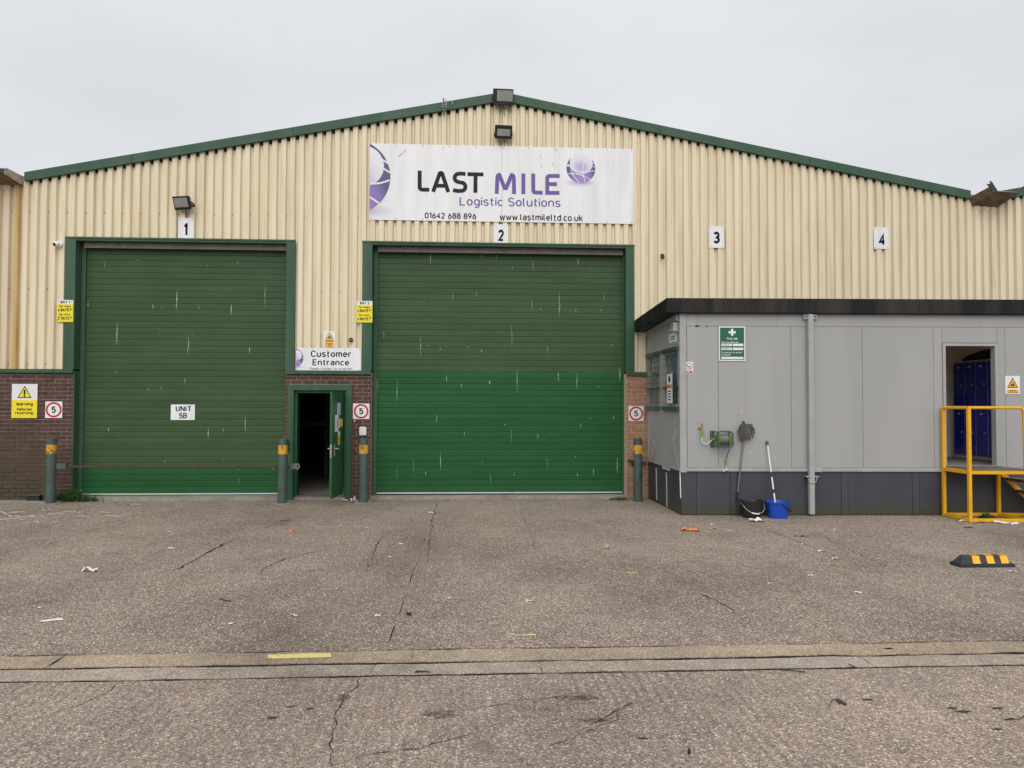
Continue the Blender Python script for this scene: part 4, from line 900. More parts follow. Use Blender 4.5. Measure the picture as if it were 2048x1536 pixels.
floodlight(1007, 264, .335, .25, .10, .16, math.radians(20), math.radians(4), 'black floodlight hung just above the fascia sign', (.14, .88, .22, .72))
floodlight(363, 406, .345, .25, .09, .17, math.radians(22), math.radians(-14), 'black floodlight turned sideways above number plate 1', (.08, .88, .20, .88))
# drip-stained conduit below apex
c = onY(117, 489, -.05); tcam = thing('dome_camera', (c.x, -.047, c.z-.06), 'white turret security camera beside the shutter header', 'camera')
MB().lathe((c.x+.02, -.047, c.z), (0, -1, 0), [(0, .062), (.03, .062), (.04, .055)], 24).build('base', m_white, tcam, True)
MB().lathe((c.x, -.12, c.z-.01), (-.35, -1, -.25), [(-.05, .02), (-.035, .045), (0, .052), (.03, .045), (.045, .03)], 20).build('ball', m_white, tcam, True)
MB().lathe(Vector((c.x, -.12, c.z-.01))+Vector((-.35, -1, -.25)).normalized()*.04, (-.35, -1, -.25), [(0, .032), (.012, .03)], 18).build('lens', m_black, tcam, True)
c = onY(1324, 514, -.05); t2 = thing('bullet_camera', (c.x, -.047, c.z-.06), 'small black camera on bare ribs beside the wide shutter', 'camera')
MB().box(c.x-.03, c.x+.03, -.07, -.047, c.z-.02, c.z+.06).build('base', m_black, t2, bevel=.006)
MB().lathe((c.x, -.10, c.z+.035), (0, -.6, -1), [(0, .02), (.01, .03), (.08, .028), (.095, .02)], 16).build('body', m_black, t2, True)
MB().tube([(c.x, -.06, c.z+.02), (c.x, -.10, c.z+.04)], .01).build('arm', m_black, t2)
c = onY(702, 680, -.05); t3 = thing('motion_sensor', (c.x, -.047, c.z-.045), 'small black sensor box above the entrance sign', 'sensor')
MB().box(c.x-.036, c.x+.036, -.088, -.047, c.z-.042, c.z+.042).build('body', m_black, t3, bevel=.014); MB().box(c.x-.030, c.x+.030, -.091, -.0885, c.z-.004, c.z+.008).build('lens', m_lens, t3)
c = onY(726, 862, -.04); t4 = thing('bell_box', (c.x, -.03, c.z-.08), 'white bell box on brick below the speed sign', 'bell')
MB().box(c.x-.065, c.x+.065, -.082, -.031, c.z-.082, c.z+.082).build('body', m_white, t4, bevel=.012); MB().box(c.x-.025, c.x+.025, -.0875, -.083, c.z-.02, c.z+.02).build('button', m_polewhite, t4, bevel=.002)
c = onY(709, 840, -.04); MB().box(c.x-.015, c.x+.02, -.06, -.031, c.z-.045, c.z+.03).build('bell_push', m_tan, bevel=.005, tag=('small tan bell push under the corner of a speed sign', 'bell push'))
a = thing('aerial', tuple(onY(888, 232, -.13)), 'short metal aerial clamped to the left gable trim', 'aerial')
p0, p1 = onY(888, 232, -.13), onY(887, 196, -.13); MB().tube([p0, p1], .012).build('mast', m_dsteel, a)
q = MB()
for k in range(5):
    z = p1.z-.03-k*.035; q.tube([(p0.x-.03-.005*k, -.13, z), (p0.x+.06-.006*k, -.13, z+.006)], .005, 6)
q.tube([(p0.x+.045, -.13, p1.z-.2), (p0.x+.05, -.13, p1.z-.01)], .006, 6); q.build('element', m_steel, a)
q = MB(); q.box(p0.x-.025, p0.x+.025, -.13, -.108, p1.z-.25, p1.z-.2); q.build('clamp', m_dsteel, a)

# ================================================================== BOLLARDS AND BARRIER BAR
def bollard(px, py, top, label, lean=0.):
    c = onZ(px, py); c.y += .08; h = 1.17
    r = thing('bollard', (c.x, c.y, 0), label, 'bollard', 'steel bollards along the warehouse front'); rad = .083; ln_ = Vector((lean, 0, 0))
    MB().lathe((c.x, c.y, 0), (lean, 0, 1), [(0, rad), (h*.735, rad), (h*.74, rad*.99), (h*.995, rad*.99), (h, rad*.93)], 24).build('post', m_boll, r, True)
    MB().lathe((c.x, c.y, 0), (lean, 0, 1), [(h*.765, rad+.002), (h*.905, rad+.002)], 24).build('reflective_band', m_bollband, r, True)
    pts = []
    for k in range(30):
        a_ = 2*math.pi*k/30; q = .17*(1+.25*noise.noise(Vector((math.cos(a_)*2+px, math.sin(a_)*2, 1)))); pts.append((c.x+q*math.cos(a_), c.y+q*math.sin(a_), .004))
    MB().prism(pts, (0, 0, .012)).build('concrete_foot', m_conc, r); return c
B1 = bollard(96, 1009, 882, 'worn green and yellow bollard before the mossy brown brick')
B2 = bollard(562, 1009, 880, 'worn green and yellow bollard between narrow shutter and entrance door', .004)
B3 = bollard(725, 1007, 880, 'worn green and yellow bollard under the white bell box')
B4 = bollard(1278, 1006, 882, 'worn green and yellow bollard beside the grey cabin')
z1 = onY(300, 932, -.35).z
bb = thing('barrier_bar', ((B1.x+B2.x)/2, -.40, z1-.03), 'long rusty steel bar locked across the narrow shutter', 'barrier')
MB().bar((B1.x+.05, -.40, z1), (B2.x+.14, -.41, z1-.02), .035, .042).build('bar', m_rust, bb, bevel=.004)
MB().box(B1.x+.085, B1.x+.26, -.455, -.345, z1-.045, z1+.055).build('sleeve', m_hosegrey, bb, bevel=.008)
MB().box(B2.x+.09, B2.x+.24, -.46, -.36, z1-.055, z1+.045).build('lock_case', m_dsteel, bb, bevel=.008)
MB().tube([(B2.x+.2, -.46, z1+.02), (B2.x+.25, -.47, z1+.05), (B2.x+.28, -.47, z1+.0), (B2.x+.24, -.47, z1-.06)], .009).build('shackle', m_steel, bb)
p0, p1 = onY(1256, 921, -.06), onY(1300, 928, -.06)
rb = thing('bracket_bar', (p0.x, -.05, p0.z-.05), 'short rusty bracket bar fixed to the orange brick', 'bracket')
MB().bar((p0.x, -.075, p0.z), (p1.x-.08, -.075, p1.z+.02), .03, .045).build('bar', m_rust, rb, bevel=.003); MB().box(p0.x+.08, p0.x+.2, -.09, -.03, p0.z-.11, p0.z-.03).build('plate', m_black, rb, bevel=.004)
# black box at the wall foot
c = onZ(66, 1003); q = thing('floor_box', (c.x, c.y, 0), 'small black box on the ground against the mossy bricks', 'box')
MB().box(c.x-.12, c.x+.12, c.y-.02, c.y+.13, .018, .105).build('body', m_black, q, bevel=.01); MB().box(c.x-.125, c.x+.125, c.y-.025, c.y+.135, .1055, .118).build('lid', m_hosegrey, q, bevel=.003)
# ================================================================== GREY CABIN
cb = thing('portable_cabin', tuple(CC), 'grey panelled portable cabin with black flat roof and dark skirting', 'cabin')
UL, VB = 7.6, 2.10
ZS, ZR0, ZT = .72, .785, 3.10            # skirt top, bottom rail top, panel top
du0, du1, dz0, dz1 = 4.37, 5.19, .83, 2.785
PB = [.105, .62, 1.82, 3.0, 4.18, 4.325]
for a, b in zip(PB, PB[1:]): MB().cbox(a+.003, b-.003, 0, .05, ZR0, ZT-.003).build('wall_panel', m_cab, cb)
MB().cbox(4.328, 5.237, 0, .05, dz1+.055, ZT-.003).build('wall_panel', m_cab, cb)
for a, b in ((5.243, 5.368), (5.374, 6.55), (6.556, UL)): MB().cbox(a, b, 0, .05, ZR0, ZT-.003).build('wall_panel', m_cab, cb)
for a, b in ((.10, .27), (.27, 1.60), (1.60, 4.96), (4.96, UL)): MB().cbox(a+.002, b-.002, -.006, .05, ZT, 3.34).build('top_band', m_cab, cb)
MB().cbox(.09, 4.33, -.016, .05, ZS, ZR0-.004).build('bottom_rail', m_cabtrim, cb); MB().cbox(5.24, UL, -.016, .05, ZS, ZR0-.004).build('bottom_rail', m_cabtrim, cb)
MB().cbox(-.014, .098, -.012, .05, ZS-.02, 3.34).build('corner_trim', m_cabtrim, cb, bevel=.004)
# seams cover: dark backing so joints read as joints
MB().cbox(.1, du0-.06, .052, .08, ZS, 3.33).build('inner_wall', m_wallin, cb); MB().cbox(du1+.06, UL, .052, .08, ZS, 3.33).build('inner_wall', m_wallin, cb); MB().cbox(du0-.06, du1+.06, .052, .08, dz1+.05, 3.33).build('inner_wall', m_wallin, cb)
# door frame
q = MB(); q.cbox(du0-.045, du0, -.022, .085, dz0-.06, dz1+.045); q.cbox(du1, du1+.045, -.022, .085, dz0-.06, dz1+.045); q.cbox(du0, du1, -.022, .085, dz1, dz1+.045); q.build('door_frame', m_cabtrim, cb)
MB().cbox(du0, du1, -.03, .09, dz0-.07, dz0-.005).build('door_sill', m_steel, cb)
for z in (1.40, 1.02):
    MB().cbox(du0-.085, du0-.02, -.034, -.0225, z-.025, z+.025).build('hinge', m_steel, cb)
# skirt
SK = [.012, .26, .81, .92, 2.64, 2.75, 3.81, 3.92, 5.1, 6.4, UL]
m_skirt = None
def skirt_mat():
    mt, t, bs, N, L = nodes('cabin_skirt'); n1 = noise_n(N, L, pos_map(N, L, (1, 1, .5)), 2.2, 5, .6)
    c = ramp(N, L, n1, [(.3, (.038, .042, .054)), (.7, (.052, .056, .070))])
    g_ = N('ShaderNodeNewGeometry'); sp = N('ShaderNodeSeparateXYZ'); L(g_.outputs['Position'], sp.inputs[0])
    nn = noise_n(N, L, pos_map(N, L, (1, 1, 1)), 3.2, 6, .7)                      # mud splash and algae at the foot
    k = mth(N, L, 'ADD', mth(N, L, 'SUBTRACT', 1., mth(N, L, 'DIVIDE', sp.outputs[2], .30)), mth(N, L, 'MULTIPLY', mth(N, L, 'SUBTRACT', nn, .5), 2.2))
    c = mixc(N, L, ramp(N, L, k, [(.2, 0.), (.8, .85)]), c, (.052, .046, .024))
    n3 = noise_n(N, L, pos_map(N, L, (1, 1, .35)), 26, 5, .7); c = mixc(N, L, ramp(N, L, n3, [(.735, 0.), (.75, .7)]), c, (.30, .30, .30))
    oi = N('ShaderNodeObjectInfo'); kk = N('ShaderNodeMapRange'); kk.inputs[3].default_value = .9; kk.inputs[4].default_value = 1.1
    L(oi.outputs['Random'], kk.inputs[0]); c = mixc(N, L, 1., c, kk.outputs[0], 'MULTIPLY')
    L(c, bs.inputs['Base Color']); bs.inputs['Roughness'].default_value = .5; return mt
m_skirt = skirt_mat()
for i, (a, b) in enumerate(zip(SK, SK[1:])):
    pr = -.004 if (b-a) < .2 else 0.
    MB().cbox(a+.003, b-.003, .012+pr, .04, .012, ZS-.004).build('skirt_panel', m_skirt, cb)
MB().cbox(.03, UL, .042, .06, .0, ZS).build('skirt_backing', m_dark, cb)
# left wall with two barred windows
wA = pbx(CL, 1329, 706, 1357, 806); wB = pbx(CL, 1297, 714, 1320, 806)
wA = (wA[0], 1.78, wA[2], 2.70); wB = (wB[0], 1.78, wB[2], 2.70)
VE = CL.at(1294, 800)[0]                  # back end of the wall (negative v)
VE = max(VE, -VB)
zw0, zw1 = 1.78, 2.70
cols = [(VE, wB[0]), (wB[0], wB[2]), (wB[2], wA[0]), (wA[0], wA[2]), (wA[2], -.052)]
for i, (a, b) in enumerate(cols):
    if b-a < .01: continue
    if i in (1, 3):
        MB().pbox(CL, a, b, ZR0, zw0, -.05, 0).build('wall_panel', m_cab, cb); MB().pbox(CL, a, b, zw1, 3.34, -.05, 0).build('wall_panel', m_cab, cb)
    else: MB().pbox(CL, a+(.0), b, ZR0, 3.34, -.05, .001 if i == 2 else 0).build('wall_panel', m_cab, cb)
MB().pbox(CL, VE, -.06, ZS, ZR0-.004, -.05, .014).build('bottom_rail', m_cabtrim, cb)
MB().pbox(CL, VE-.02, VE+.045, ZS, 3.3, -.05, .010).build('corner_trim', m_cabtrim, cb)
MB().pbox(CL, VE, -.05, 3.19, 3.345, -.04, .06).build('eaves_beam', m_cabtrim, cb)
# skirt, left: loose boards with pale broken strips
vs_ = [VE, VE*.72, VE*.34, -.055]
for a, b in zip(vs_, vs_[1:]): MB().pbox(CL, a+.004, b-.004, .012, ZS-.004, -.03, -.008).build('skirt_panel', m_skirt, cb)
for v_, w_, z0, z1 in ((VE*.72, .035, .06, .64), (VE*.40, .035, .02, .62), (-.03, .028, .28, .70)):
    q = MB(); q.hexa([CL.pos(v_, z0, .004), CL.pos(v_+w_*.8, z0, .004), CL.pos(v_+w_*.8, z0, -.006), CL.pos(v_, z0, -.006), CL.pos(v_-.03, z1, .008), CL.pos(v_-.03+w_, z1, .008), CL.pos(v_-.03+w_, z1, -.006), CL.pos(v_-.03, z1, -.006)])
    q.build('loose_strip', m_polewhite if v_ > -.1 else m_lockgrey, cb)
MB().pbox(CL, VE*.50, VE*.30, ZS-.05, ZS-.002, -.006, .02).build('vent', m_lockgrey, cb)
# scratched white scuffs on the left wall
def scuff(pl, pts, wd):
    stroke(pl, [pl.at(*p) for p in pts], wd, .002).build('scuff', m_polewhite, cb)
scuff(CL, [(1353, 860), (1346, 880), (1357, 932)], .022); scuff(CL, [(1306, 880), (1310, 890), (1300, 922)], .025); scuff(CL, [(1350, 838), (1347, 850)], .02)
for i, b in enumerate((wB, wA)):
    a0, z0, a1, z1 = b
    wn = MB().pbox(CL, a0, a1, z0, z0+.03, -.045, -.002)
    wn.pbox(CL, a0, a0+.03, z0+.03, z1, -.045, -.002); wn.pbox(CL, a1-.03, a1, z0+.03, z1, -.045, -.002); wn.pbox(CL, a0+.03, a1-.03, z1-.03, z1, -.045, -.002)
    wn = wn.build('window', m_cabtrim, cb)
    MB().pbox(CL, a0+.03, a1-.03, z0+.03, z1-.03, -.034, -.028).build('pane', m_glass, wn)
    MB().pbox(CL, a0-.0, a1+.0, z0-.0, z1+.0, -.075, -.065).build('blind', m_windin if i else m_blind, wn)
    if i: MB().pbox(CL, a0+(a1-a0)*.25, a0+(a1-a0)*.62, z0+.35, z1-.02, -.062, -.055).build('cloth', m_curtain, wn)
    # green grille: end rails, cross bars, uprights
    MB().pbox(CL, a0-.05, a1+.04, z1+.0, z1+.07, .004, .05).build('grille_rail', m_grille, wn, bevel=.006)
    MB().pbox(CL, a0-.05, a1+.04, z0-.075, z0-.005, .004, .05).build('grille_rail', m_grille, wn, bevel=.006)
    MB().pbox(CL, a0-.03, a1+.02, z0+.30, z0+.335, .012, .03).build('grille_rail', m_grille, wn)
    for z in (z0+.22, z0+.42, z0+.56, z0+.70, z0+.82): MB().tube([CL.pos(a0-.02, z, .03), CL.pos(a1+.02, z, .03)], .0045, 6).build('grille_bar', m_grille, wn)
    n = 7 if i == 0 else 3
    for k in range(n):
        a = a0+(a1-a0)*(k+.5)/n; MB().tube([CL.pos(a, z0-.02, .022), CL.pos(a, z1+.02, .022)], .004, 6).build('grille_bar', m_grille, wn)
# roof with deep black fascia
rf = MB(); zf0, zf1 = 3.30, 3.545; zb0, zb1 = 3.19, 3.43
rf.hexa([P(-.26, -.10, zf0), P(UL+.2, -.10, zf0), P(UL+.2, VB+.02, zb0), P(-.26, VB+.02, zb0), P(-.26, -.10, zf1), P(UL+.2, -.10, zf1), P(UL+.2, VB+.02, zb1), P(-.26, VB+.02, zb1)])
rf = rf.build('roof', m_fascia, cb, bevel=.012)
for uu in (1.02, 3.9): MB().cbox(uu, uu+.006, -.104, -.0995, 3.305, 3.54).build('fascia_joint', m_dark, rf)
# inside: floor, back wall, partitions, ceiling
MB().cbox(.06, UL, .09, VB, .74, dz0-.012).build('floor', m_floor_in, cb)
MB().cbox(.06, UL, VB-.06, VB, dz0-.01, 3.33).build('inner_wall', m_wallin, cb)

q = MB(); q.cbox(UL-.05, UL, .085, VB-.062, .0, 1.75); q.cbox(UL-.05, UL, .085, VB-.062, 2.85, 3.3); q.cbox(UL-.05, UL, .085, .4, 1.75, 2.85); q.cbox(UL-.05, UL, 1.75, VB-.062, 1.75, 2.85); q.build('end_wall_light_opening', m_wallin, cb)  # unseen end; paneless opening added to let daylight brighten the inside
MB().cbox(.06, UL, .085, VB-.062, 3.0, 3.04).build('ceiling', m_wallin, cb)
# downpipe
dp = MB(); dp.cbox(2.07, 2.155, -.095, -.018, .03, 3.29); dp = dp.build('downpipe', m_cabtrim, cb, bevel=.006)
MB().cbox(2.01, 2.235, -.055, -.008, 3.21, 3.295).build('pipe_bracket', m_cabtrim, dp, bevel=.003)
MB().cbox(2.16, 2.29, -.07, -.018, .715, .80).build('pipe_bracket', m_cabtrim, dp, bevel=.006)
MB().cbox(2.02, 2.22, -.10, -.005, .635, .652).build('pipe_bracket', m_cabtrim, dp)
q = MB(); q.tube([P(2.035, -.09, .64), P(2.06, -.105, .56), P(2.115, -.11, .53), P(2.165, -.105, .56), P(2.20, -.09, .64)], .006, 6); q.build('pipe_strap', m_steel, dp)
for a, z in ((2.035, 3.25), (2.205, 3.25)): MB().cbox(a-.012, a+.012, -.058, -.0555, z-.012, z+.012).build('bolt', m_dark, dp)
# tape stubs and yellow flakes stuck on the wall
for px, py, w_, h_ in ((1370, 652, .055, .022), (1394, 652, .065, .022), (1414, 653, .022, .012), (1371, 721, .05, .024)):
    a, z = CF.at(px, py); MB().pbox(CF, a-w_/2, a+w_/2, z-h_/2, z+h_/2, .0065, .008).build('tape_strip', m_tape, cb)
for px, py, w_, h_ in ((1483, 822, .02, .05), (1501, 906, .03, .03), (1550, 915, .04, .02), (1536, 713, .014, .06), (1670, 783, .03, .02)):
    a, z = CF.at(px, py); stroke(CF, [(a-w_/2, z-h_/2), (a, z), (a+w_/2, z+h_/2)], .012, .0025).build('paint_flake', m_flake, cb)
# --- notices on the cabin
b = pbx(CF, 1437, 653, 1490, 722); r, o = board('first_aid_sign', CF, b, 'green first aid notice with white cross on the cabin', th=.006, off=.008, scr=False)
MB().poly(rect(CF, sub(b, .045, .035, .955, .965), o)).build('green_field', m_signgreen, r); o += .001
q = MB(); c = sub(b, .37, .07, .64, .27); q.poly(rect(CF, sub(c, .34, 0, .66, 1), o)); q.poly(rect(CF, sub(c, 0, .34, .335, .66), o)); q.poly(rect(CF, sub(c, .665, .34, 1, .66), o)); q.build('cross', m_white, r)
text(r, 'First aid', CF, sub(b, .30, .32, .70, .385), o, m_white, bold=.02); text(r, 'Your first aiders are:-', CF, sub(b, .09, .435, .77, .48), o, m_white, bold=.03)
for f in ((.09, .50, .49, .57), (.52, .50, .92, .57), (.09, .615, .49, .685), (.52, .615, .92, .685), (.09, .88, .92, .945)): MB().poly(rect(CF, sub(b, *f), o)).build('write_in_box', m_white, r)
for f in ((.13, .515, .42, .555), (.12, .63, .40, .67)):
    q = MB(); bx = sub(b, *f)
    pts = [(bx[0]+(bx[2]-bx[0])*k/16, bx[1]+(bx[3]-bx[1])*(.5+.45*math.sin(k*2.3))) for k in range(17)]
    stroke(CF, pts, .004, o+.001).build('handwriting', m_grey_ink, r)
text(r, 'The nearest first aid box', CF, sub(b, .09, .735, .86, .775), o, m_white, bold=.03); text(r, 'is situated:-', CF, sub(b, .09, .80, .46, .84), o, m_white, bold=.03)
b = pbx(CF, 1368, 724, 1386, 749); r, o = board('no_smoking_sign', CF, b, 'small white and red no smoking sign at the cabin corner', off=.003, scr=False)
cx, cz = (b[0]+b[2])/2, b[3]-(b[3]-b[1])*.36; rr = (b[2]-b[0])*.40
disc(CF, cx, cz, rr, o, 32, rr*.84).build('red_ring', m_red, r); stroke(CF, [(cx-rr*.66, cz+rr*.66), (cx+rr*.66, cz-rr*.66)], rr*.17, o+.001).build('red_slash', m_red, r)
q = stroke(CF, [(cx-rr*.6, cz-.0), (cx+rr*.45, cz-.0)], rr*.14, o+.0004); s2 = stroke(CF, [(cx-rr*.4, cz-rr*.35), (cx, cz-rr*.5), (cx+rr*.35, cz-rr*.25)], rr*.1, o+.0004); q.add(s2.v, s2.f); q.build('pictogram', m_ink, r)
MB().poly(rect(CF, sub(b, .08, .72, .92, .96), o)).build('red_field', m_red, r); text(r, 'No', CF, sub(b, .4, .745, .6, .82), o+.001, m_white, bold=.03); text(r, 'smoking', CF, sub(b, .2, .85, .82, .94), o+.001, m_white, bold=.03)
b = pbx(CF, 2010, 752, 2039, 788); r, o = board('forklift_sign', CF, b, 'white and amber forklift truck caution sign beside the cabin doorway', off=.003, scr=False)
o2 = warn_tri(CF, b, (.12, .08, .88, .66), o, r, m_amber)
q = MB(); c = sub(b, .32, .32, .68, .58)
for f in ((.15, .55, .75, .82), (.30, .0, .36, .55), (.36, .0, .62, .07), (.58, .07, .64, .55), (.78, .1, .83, .9), (.83, .82, 1., .9)): q.poly(rect(CF, sub(c, *f), o2))
d1 = disc(CF, c[0]+(c[2]-c[0])*.25, c[1]+(c[3]-c[1])*.10, .011, o2, 14); q.add(d1.v, d1.f); d1 = disc(CF, c[0]+(c[2]-c[0])*.65, c[1]+(c[3]-c[1])*.10, .011, o2, 14); q.add(d1.v, d1.f); q.build('pictogram', m_ink, r)
MB().poly(rect(CF, sub(b, .10, .76, .90, .95), o)).build('amber_field', m_amber, r); text(r, 'CAUTION', CF, sub(b, .3, .78, .7, .845), o+.001, m_ink, bold=.032); text(r, 'Fork lift trucks', CF, sub(b, .16, .865, .84, .935), o+.001, m_ink, bold=.030)
# security plate, sounder box and window notice on the end wall
b = pbx(CL, 1339, 660, 1354, 681); b = (b[0], 2.86, b[2], 3.10); r, o = board('security_plate', CL, b, 'white printed plate high on the cabin end wall', off=.003, scr=False)
text(r, 'ortal', CL, sub(b, .06, .08, .94, .38), o, pm('teal_print', (.05, .13, .19), .5), bold=.05); q = MB()
for f in ((.25, .56, .8, .63), (.25, .72, .8, .79)): q.poly(rect(CL, sub(b, *f), o))
q.build('small_print', m_grey_ink, r)
a, z = CL.at(1356, 655); sb = thing('sounder_box', tuple(CL.pos(-.14, 3.02, .0)), 'small grey sounder box at the top corner of the cabin end', 'box')
MB().pbox(CL, -.22, -.09, 3.02, 3.17, .003, .09).build('body', m_lockgrey, sb, bevel=.008); MB().lathe(CL.pos(-.13, 3.115, .0915), CL.pos(0, 0, 1)-CL.pos(0, 0, 0), [(0, .018), (.003, .016)], 14).build('hole', m_black, sb)
a0, a1 = wA[0]+(wA[2]-wA[0])*.36, wA[0]+(wA[2]-wA[0])*.72
b = (a0, 1.83, a1, 2.36); r, o = board('window_notice', CL, b, 'narrow white notice with orange band tied to the barred window', off=.036, scr=False)
MB().poly(rect(CL, sub(b, 0, .40, 1, .52), o)).build('orange_band', pm('orange_print', (.62, .20, .04), .5), r); MB().poly(rect(CL, sub(b, 0, .0, 1, .06), o)).build('orange_band', pm('brown_print', (.30, .10, .04), .5), r)
disc(CL, (a0+a1)/2, b[3]-.12, .06, o, 24, .045).build('ring_mark', m_ink, r); q = MB()
for k in range(4): q.poly(rect(CL, sub(b, .2, .60+k*.09, .8, .63+k*.09), o+.0005))
q.poly(rect(CL, sub(b, .35, .16, .65, .30), o+.0005)); q.build('small_print', m_ink, r)

# --- lockers seen through the doorway: row along the right-hand side, doors facing left
lk_u = onY(1985, 720, CC.y+.55).x - CC.x; lk_z = dz0+.0
NL, LWD = 5, .30; v0 = .30
def U(u, v, z): return P(u, v, z)
for k in range(NL):
    va, vb = v0+k*LWD, v0+(k+1)*LWD-.004
    L_ = thing('locker', tuple(P(lk_u, (va+vb)/2, lk_z)), ['blue two-door locker standing next to the cabin door frame', 'second blue locker in from the cabin door frame', 'middle blue locker of the row of five in the cabin', 'blue locker fourth in from the cabin door frame', 'blue locker at the deep end of the cabin row'][k], 'locker', 'row of blue lockers in the cabin')
    MB().cbox(lk_u+.02, lk_u+.47, va, vb, lk_z, lk_z+1.80).build('body', m_lockgrey, L_)
    for z0, z1 in ((lk_z+.07, lk_z+.90), (lk_z+.94, lk_z+1.76)):
        d = MB().cbox(lk_u, lk_u+.018, va+.028, vb-.006, z0, z1).build('door', m_locker, L_, bevel=.003)
        MB().lathe(P(lk_u, va+.075, (z0+z1)/2), -CU, [(0, .026), (.012, .024), (.02, .012)], 14).build('lock', m_steel, d)
        MB().cbox(lk_u-.003, lk_u-.0005, va+.12, va+.19, z1-.09, z1-.065).build('number_tag', m_white, d)
# sports bag and bottle on top
bg = thing('holdall', tuple(P(lk_u+.2, 1.0, lk_z+1.8)), 'dark slumped bag lying on top of the lockers', 'bag')
q = MB(); secs = []
for k in range(13):
    t = k/12; v = .62+1.0*t; h = .17*math.sin(math.pi*min(1, t*.86+.14))**.5+.02; secs.append((v, h))
n = 10; vs2 = []; fs2 = []
for v, h in secs:
    for j in range(n):
        a_ = math.pi*2*j/n; vs2.append(P(lk_u+.2+.17*math.cos(a_), v, lk_z+1.802+max(0, h/2+h/2*math.sin(a_))))
for i in range(len(secs)-1):
    for j in range(n): fs2.append((i*n+j, i*n+(j+1) % n, (i+1)*n+(j+1) % n, (i+1)*n+j))
fs2 += [tuple(range(n)), tuple(range((len(secs)-1)*n, len(secs)*n))]
q.add(vs2, fs2).build('body', pm('bag_dark', (.035, .035, .022), .85, var=.3), bg, True); MB().tube([P(lk_u+.04, .75, lk_z+1.86), P(lk_u+.02, 1.0, lk_z+1.95), P(lk_u+.04, 1.3, lk_z+1.9)], .012).build('strap', m_black, bg)
bt = thing('water_bottle', tuple(P(lk_u+.10, .42, lk_z+1.80)), 'clear plastic bottle on top of the nearest locker', 'bottle')
MB().lathe(P(lk_u+.10, .42, lk_z+1.802), (0, 0, 1), [(0, .033), (.13, .034), (.17, .026), (.19, .013), (.205, .013)], 16).build('body', m_bottle, bt, True); MB().lathe(P(lk_u+.10, .42, lk_z+2.0075), (0, 0, 1), [(0, .015), (.018, .015)], 14).build('cap', m_polewhite, bt)
ct = thing('hanging_coat', tuple(P(4.62, VB-.14, 1.0)), 'dark coat hanging on the back wall inside the cabin', 'coat')
q = MB(); prof = [(2.05, .03, .03), (1.98, .12, .06), (1.8, .17, .08), (1.5, .16, .09), (1.25, .19, .09), (1.05, .20, .08)]; n = 14; vs2 = []; fs2 = []
cu0 = lk_u-.30
for z, rx, ry in prof:
    for j in range(n):
        a_ = 2*math.pi*j/n; f = 1+.12*math.sin(a_*5+z*3); vs2.append(P(cu0+rx*f*math.cos(a_), VB-.16+ry*f*math.sin(a_), z))
for i in range(len(prof)-1):
    for j in range(n): fs2.append((i*n+j, i*n+(j+1) % n, (i+1)*n+(j+1) % n, (i+1)*n+j))
q.add(vs2, fs2+[tuple(range(n)), tuple(range((len(prof)-1)*n, len(prof)*n))]).build('body', m_coat, ct, True); MB().tube([P(cu0, VB-.06, 2.1), P(cu0, VB-.14, 2.09), P(cu0, VB-.15, 2.04)], .008).build('hook', m_steel, ct)

# ================================================================== YELLOW LANDING AND STEPS
st = thing('steel_steps', tuple(P(4.8, -.4, 0)), 'chipped yellow steel landing with handrail and steps at cabin doorway', 'steps')
sa0, sa1 = CF.at(1888, 1000, .05)[0], CF.at(1997, 1000, .05)[0]; vb_, vf = -.05, -.66; ZP = .80; PS = .05
def post(u, v, z1, nm='post', z0=.0): MB().cbox(u-PS/2, u+PS/2, v-PS/2, v+PS/2, z0, z1).build(nm, m_py, st, bevel=.004)
RH = 1.76
post(sa0, vb_, RH); post(sa0, vf, RH); post(sa1, vb_, ZP-.06); post(sa1, vf, ZP-.06)
def rail(a, b, w_=.05, nm='rail'): MB().bar(a, b, w_, w_).build(nm, m_py, st, bevel=.004)
rail(P(sa0, vb_+.0, .03), P(sa0, vf, .03)); rail(P(sa0+.027, vf, .03), P(sa1+.9, vf, .03)); rail(P(sa0+.027, vb_, .03), P(sa1+.9, vb_, .03)); rail(P(sa1, vb_-.027, .031), P(sa1, vf+.027, .031))
# landing frame and tread plate
for a, b in ((P(sa0, vb_-.026, ZP-.03), P(sa0, vf+.026, ZP-.03)), (P(sa0+.026, vf, ZP-.03), P(sa1+.03, vf, ZP-.03)), (P(sa0+.026, vb_, ZP-.03), P(sa1+.03, vb_, ZP-.03)), (P(sa1, vb_-.026, ZP-.032), P(sa1, vf+.026, ZP-.032))):
    MB().bar(a, b, .045, .06).build('landing_frame', m_py, st, bevel=.003)
m_plate = pm('worn_deck', (.13, .12, .11), .7, var=.3, scale=20, bmp=.003)
MB().cbox(sa0+.03, sa1+.04, vf-.03, vb_+.02, ZP+.002, ZP+.014).build('deck_plate', m_plate, st)
# handrail
MB().tube([P(sa0, vb_, RH+.01), P(sa0, vf, RH+.01)], .026, 10).build('handrail', m_py, st, True)
MB().tube([P(sa0-.02, vf, RH+.012), P(sa1-.10, vf, RH+.012), P(sa1-.055, vf, RH+.0), P(sa1-.035, vf, RH-.05), P(sa1-.03, vf, RH-.3), P(sa1-.02, vf, ZP+.016)], .024, 10).build('handrail', m_py, st, True)
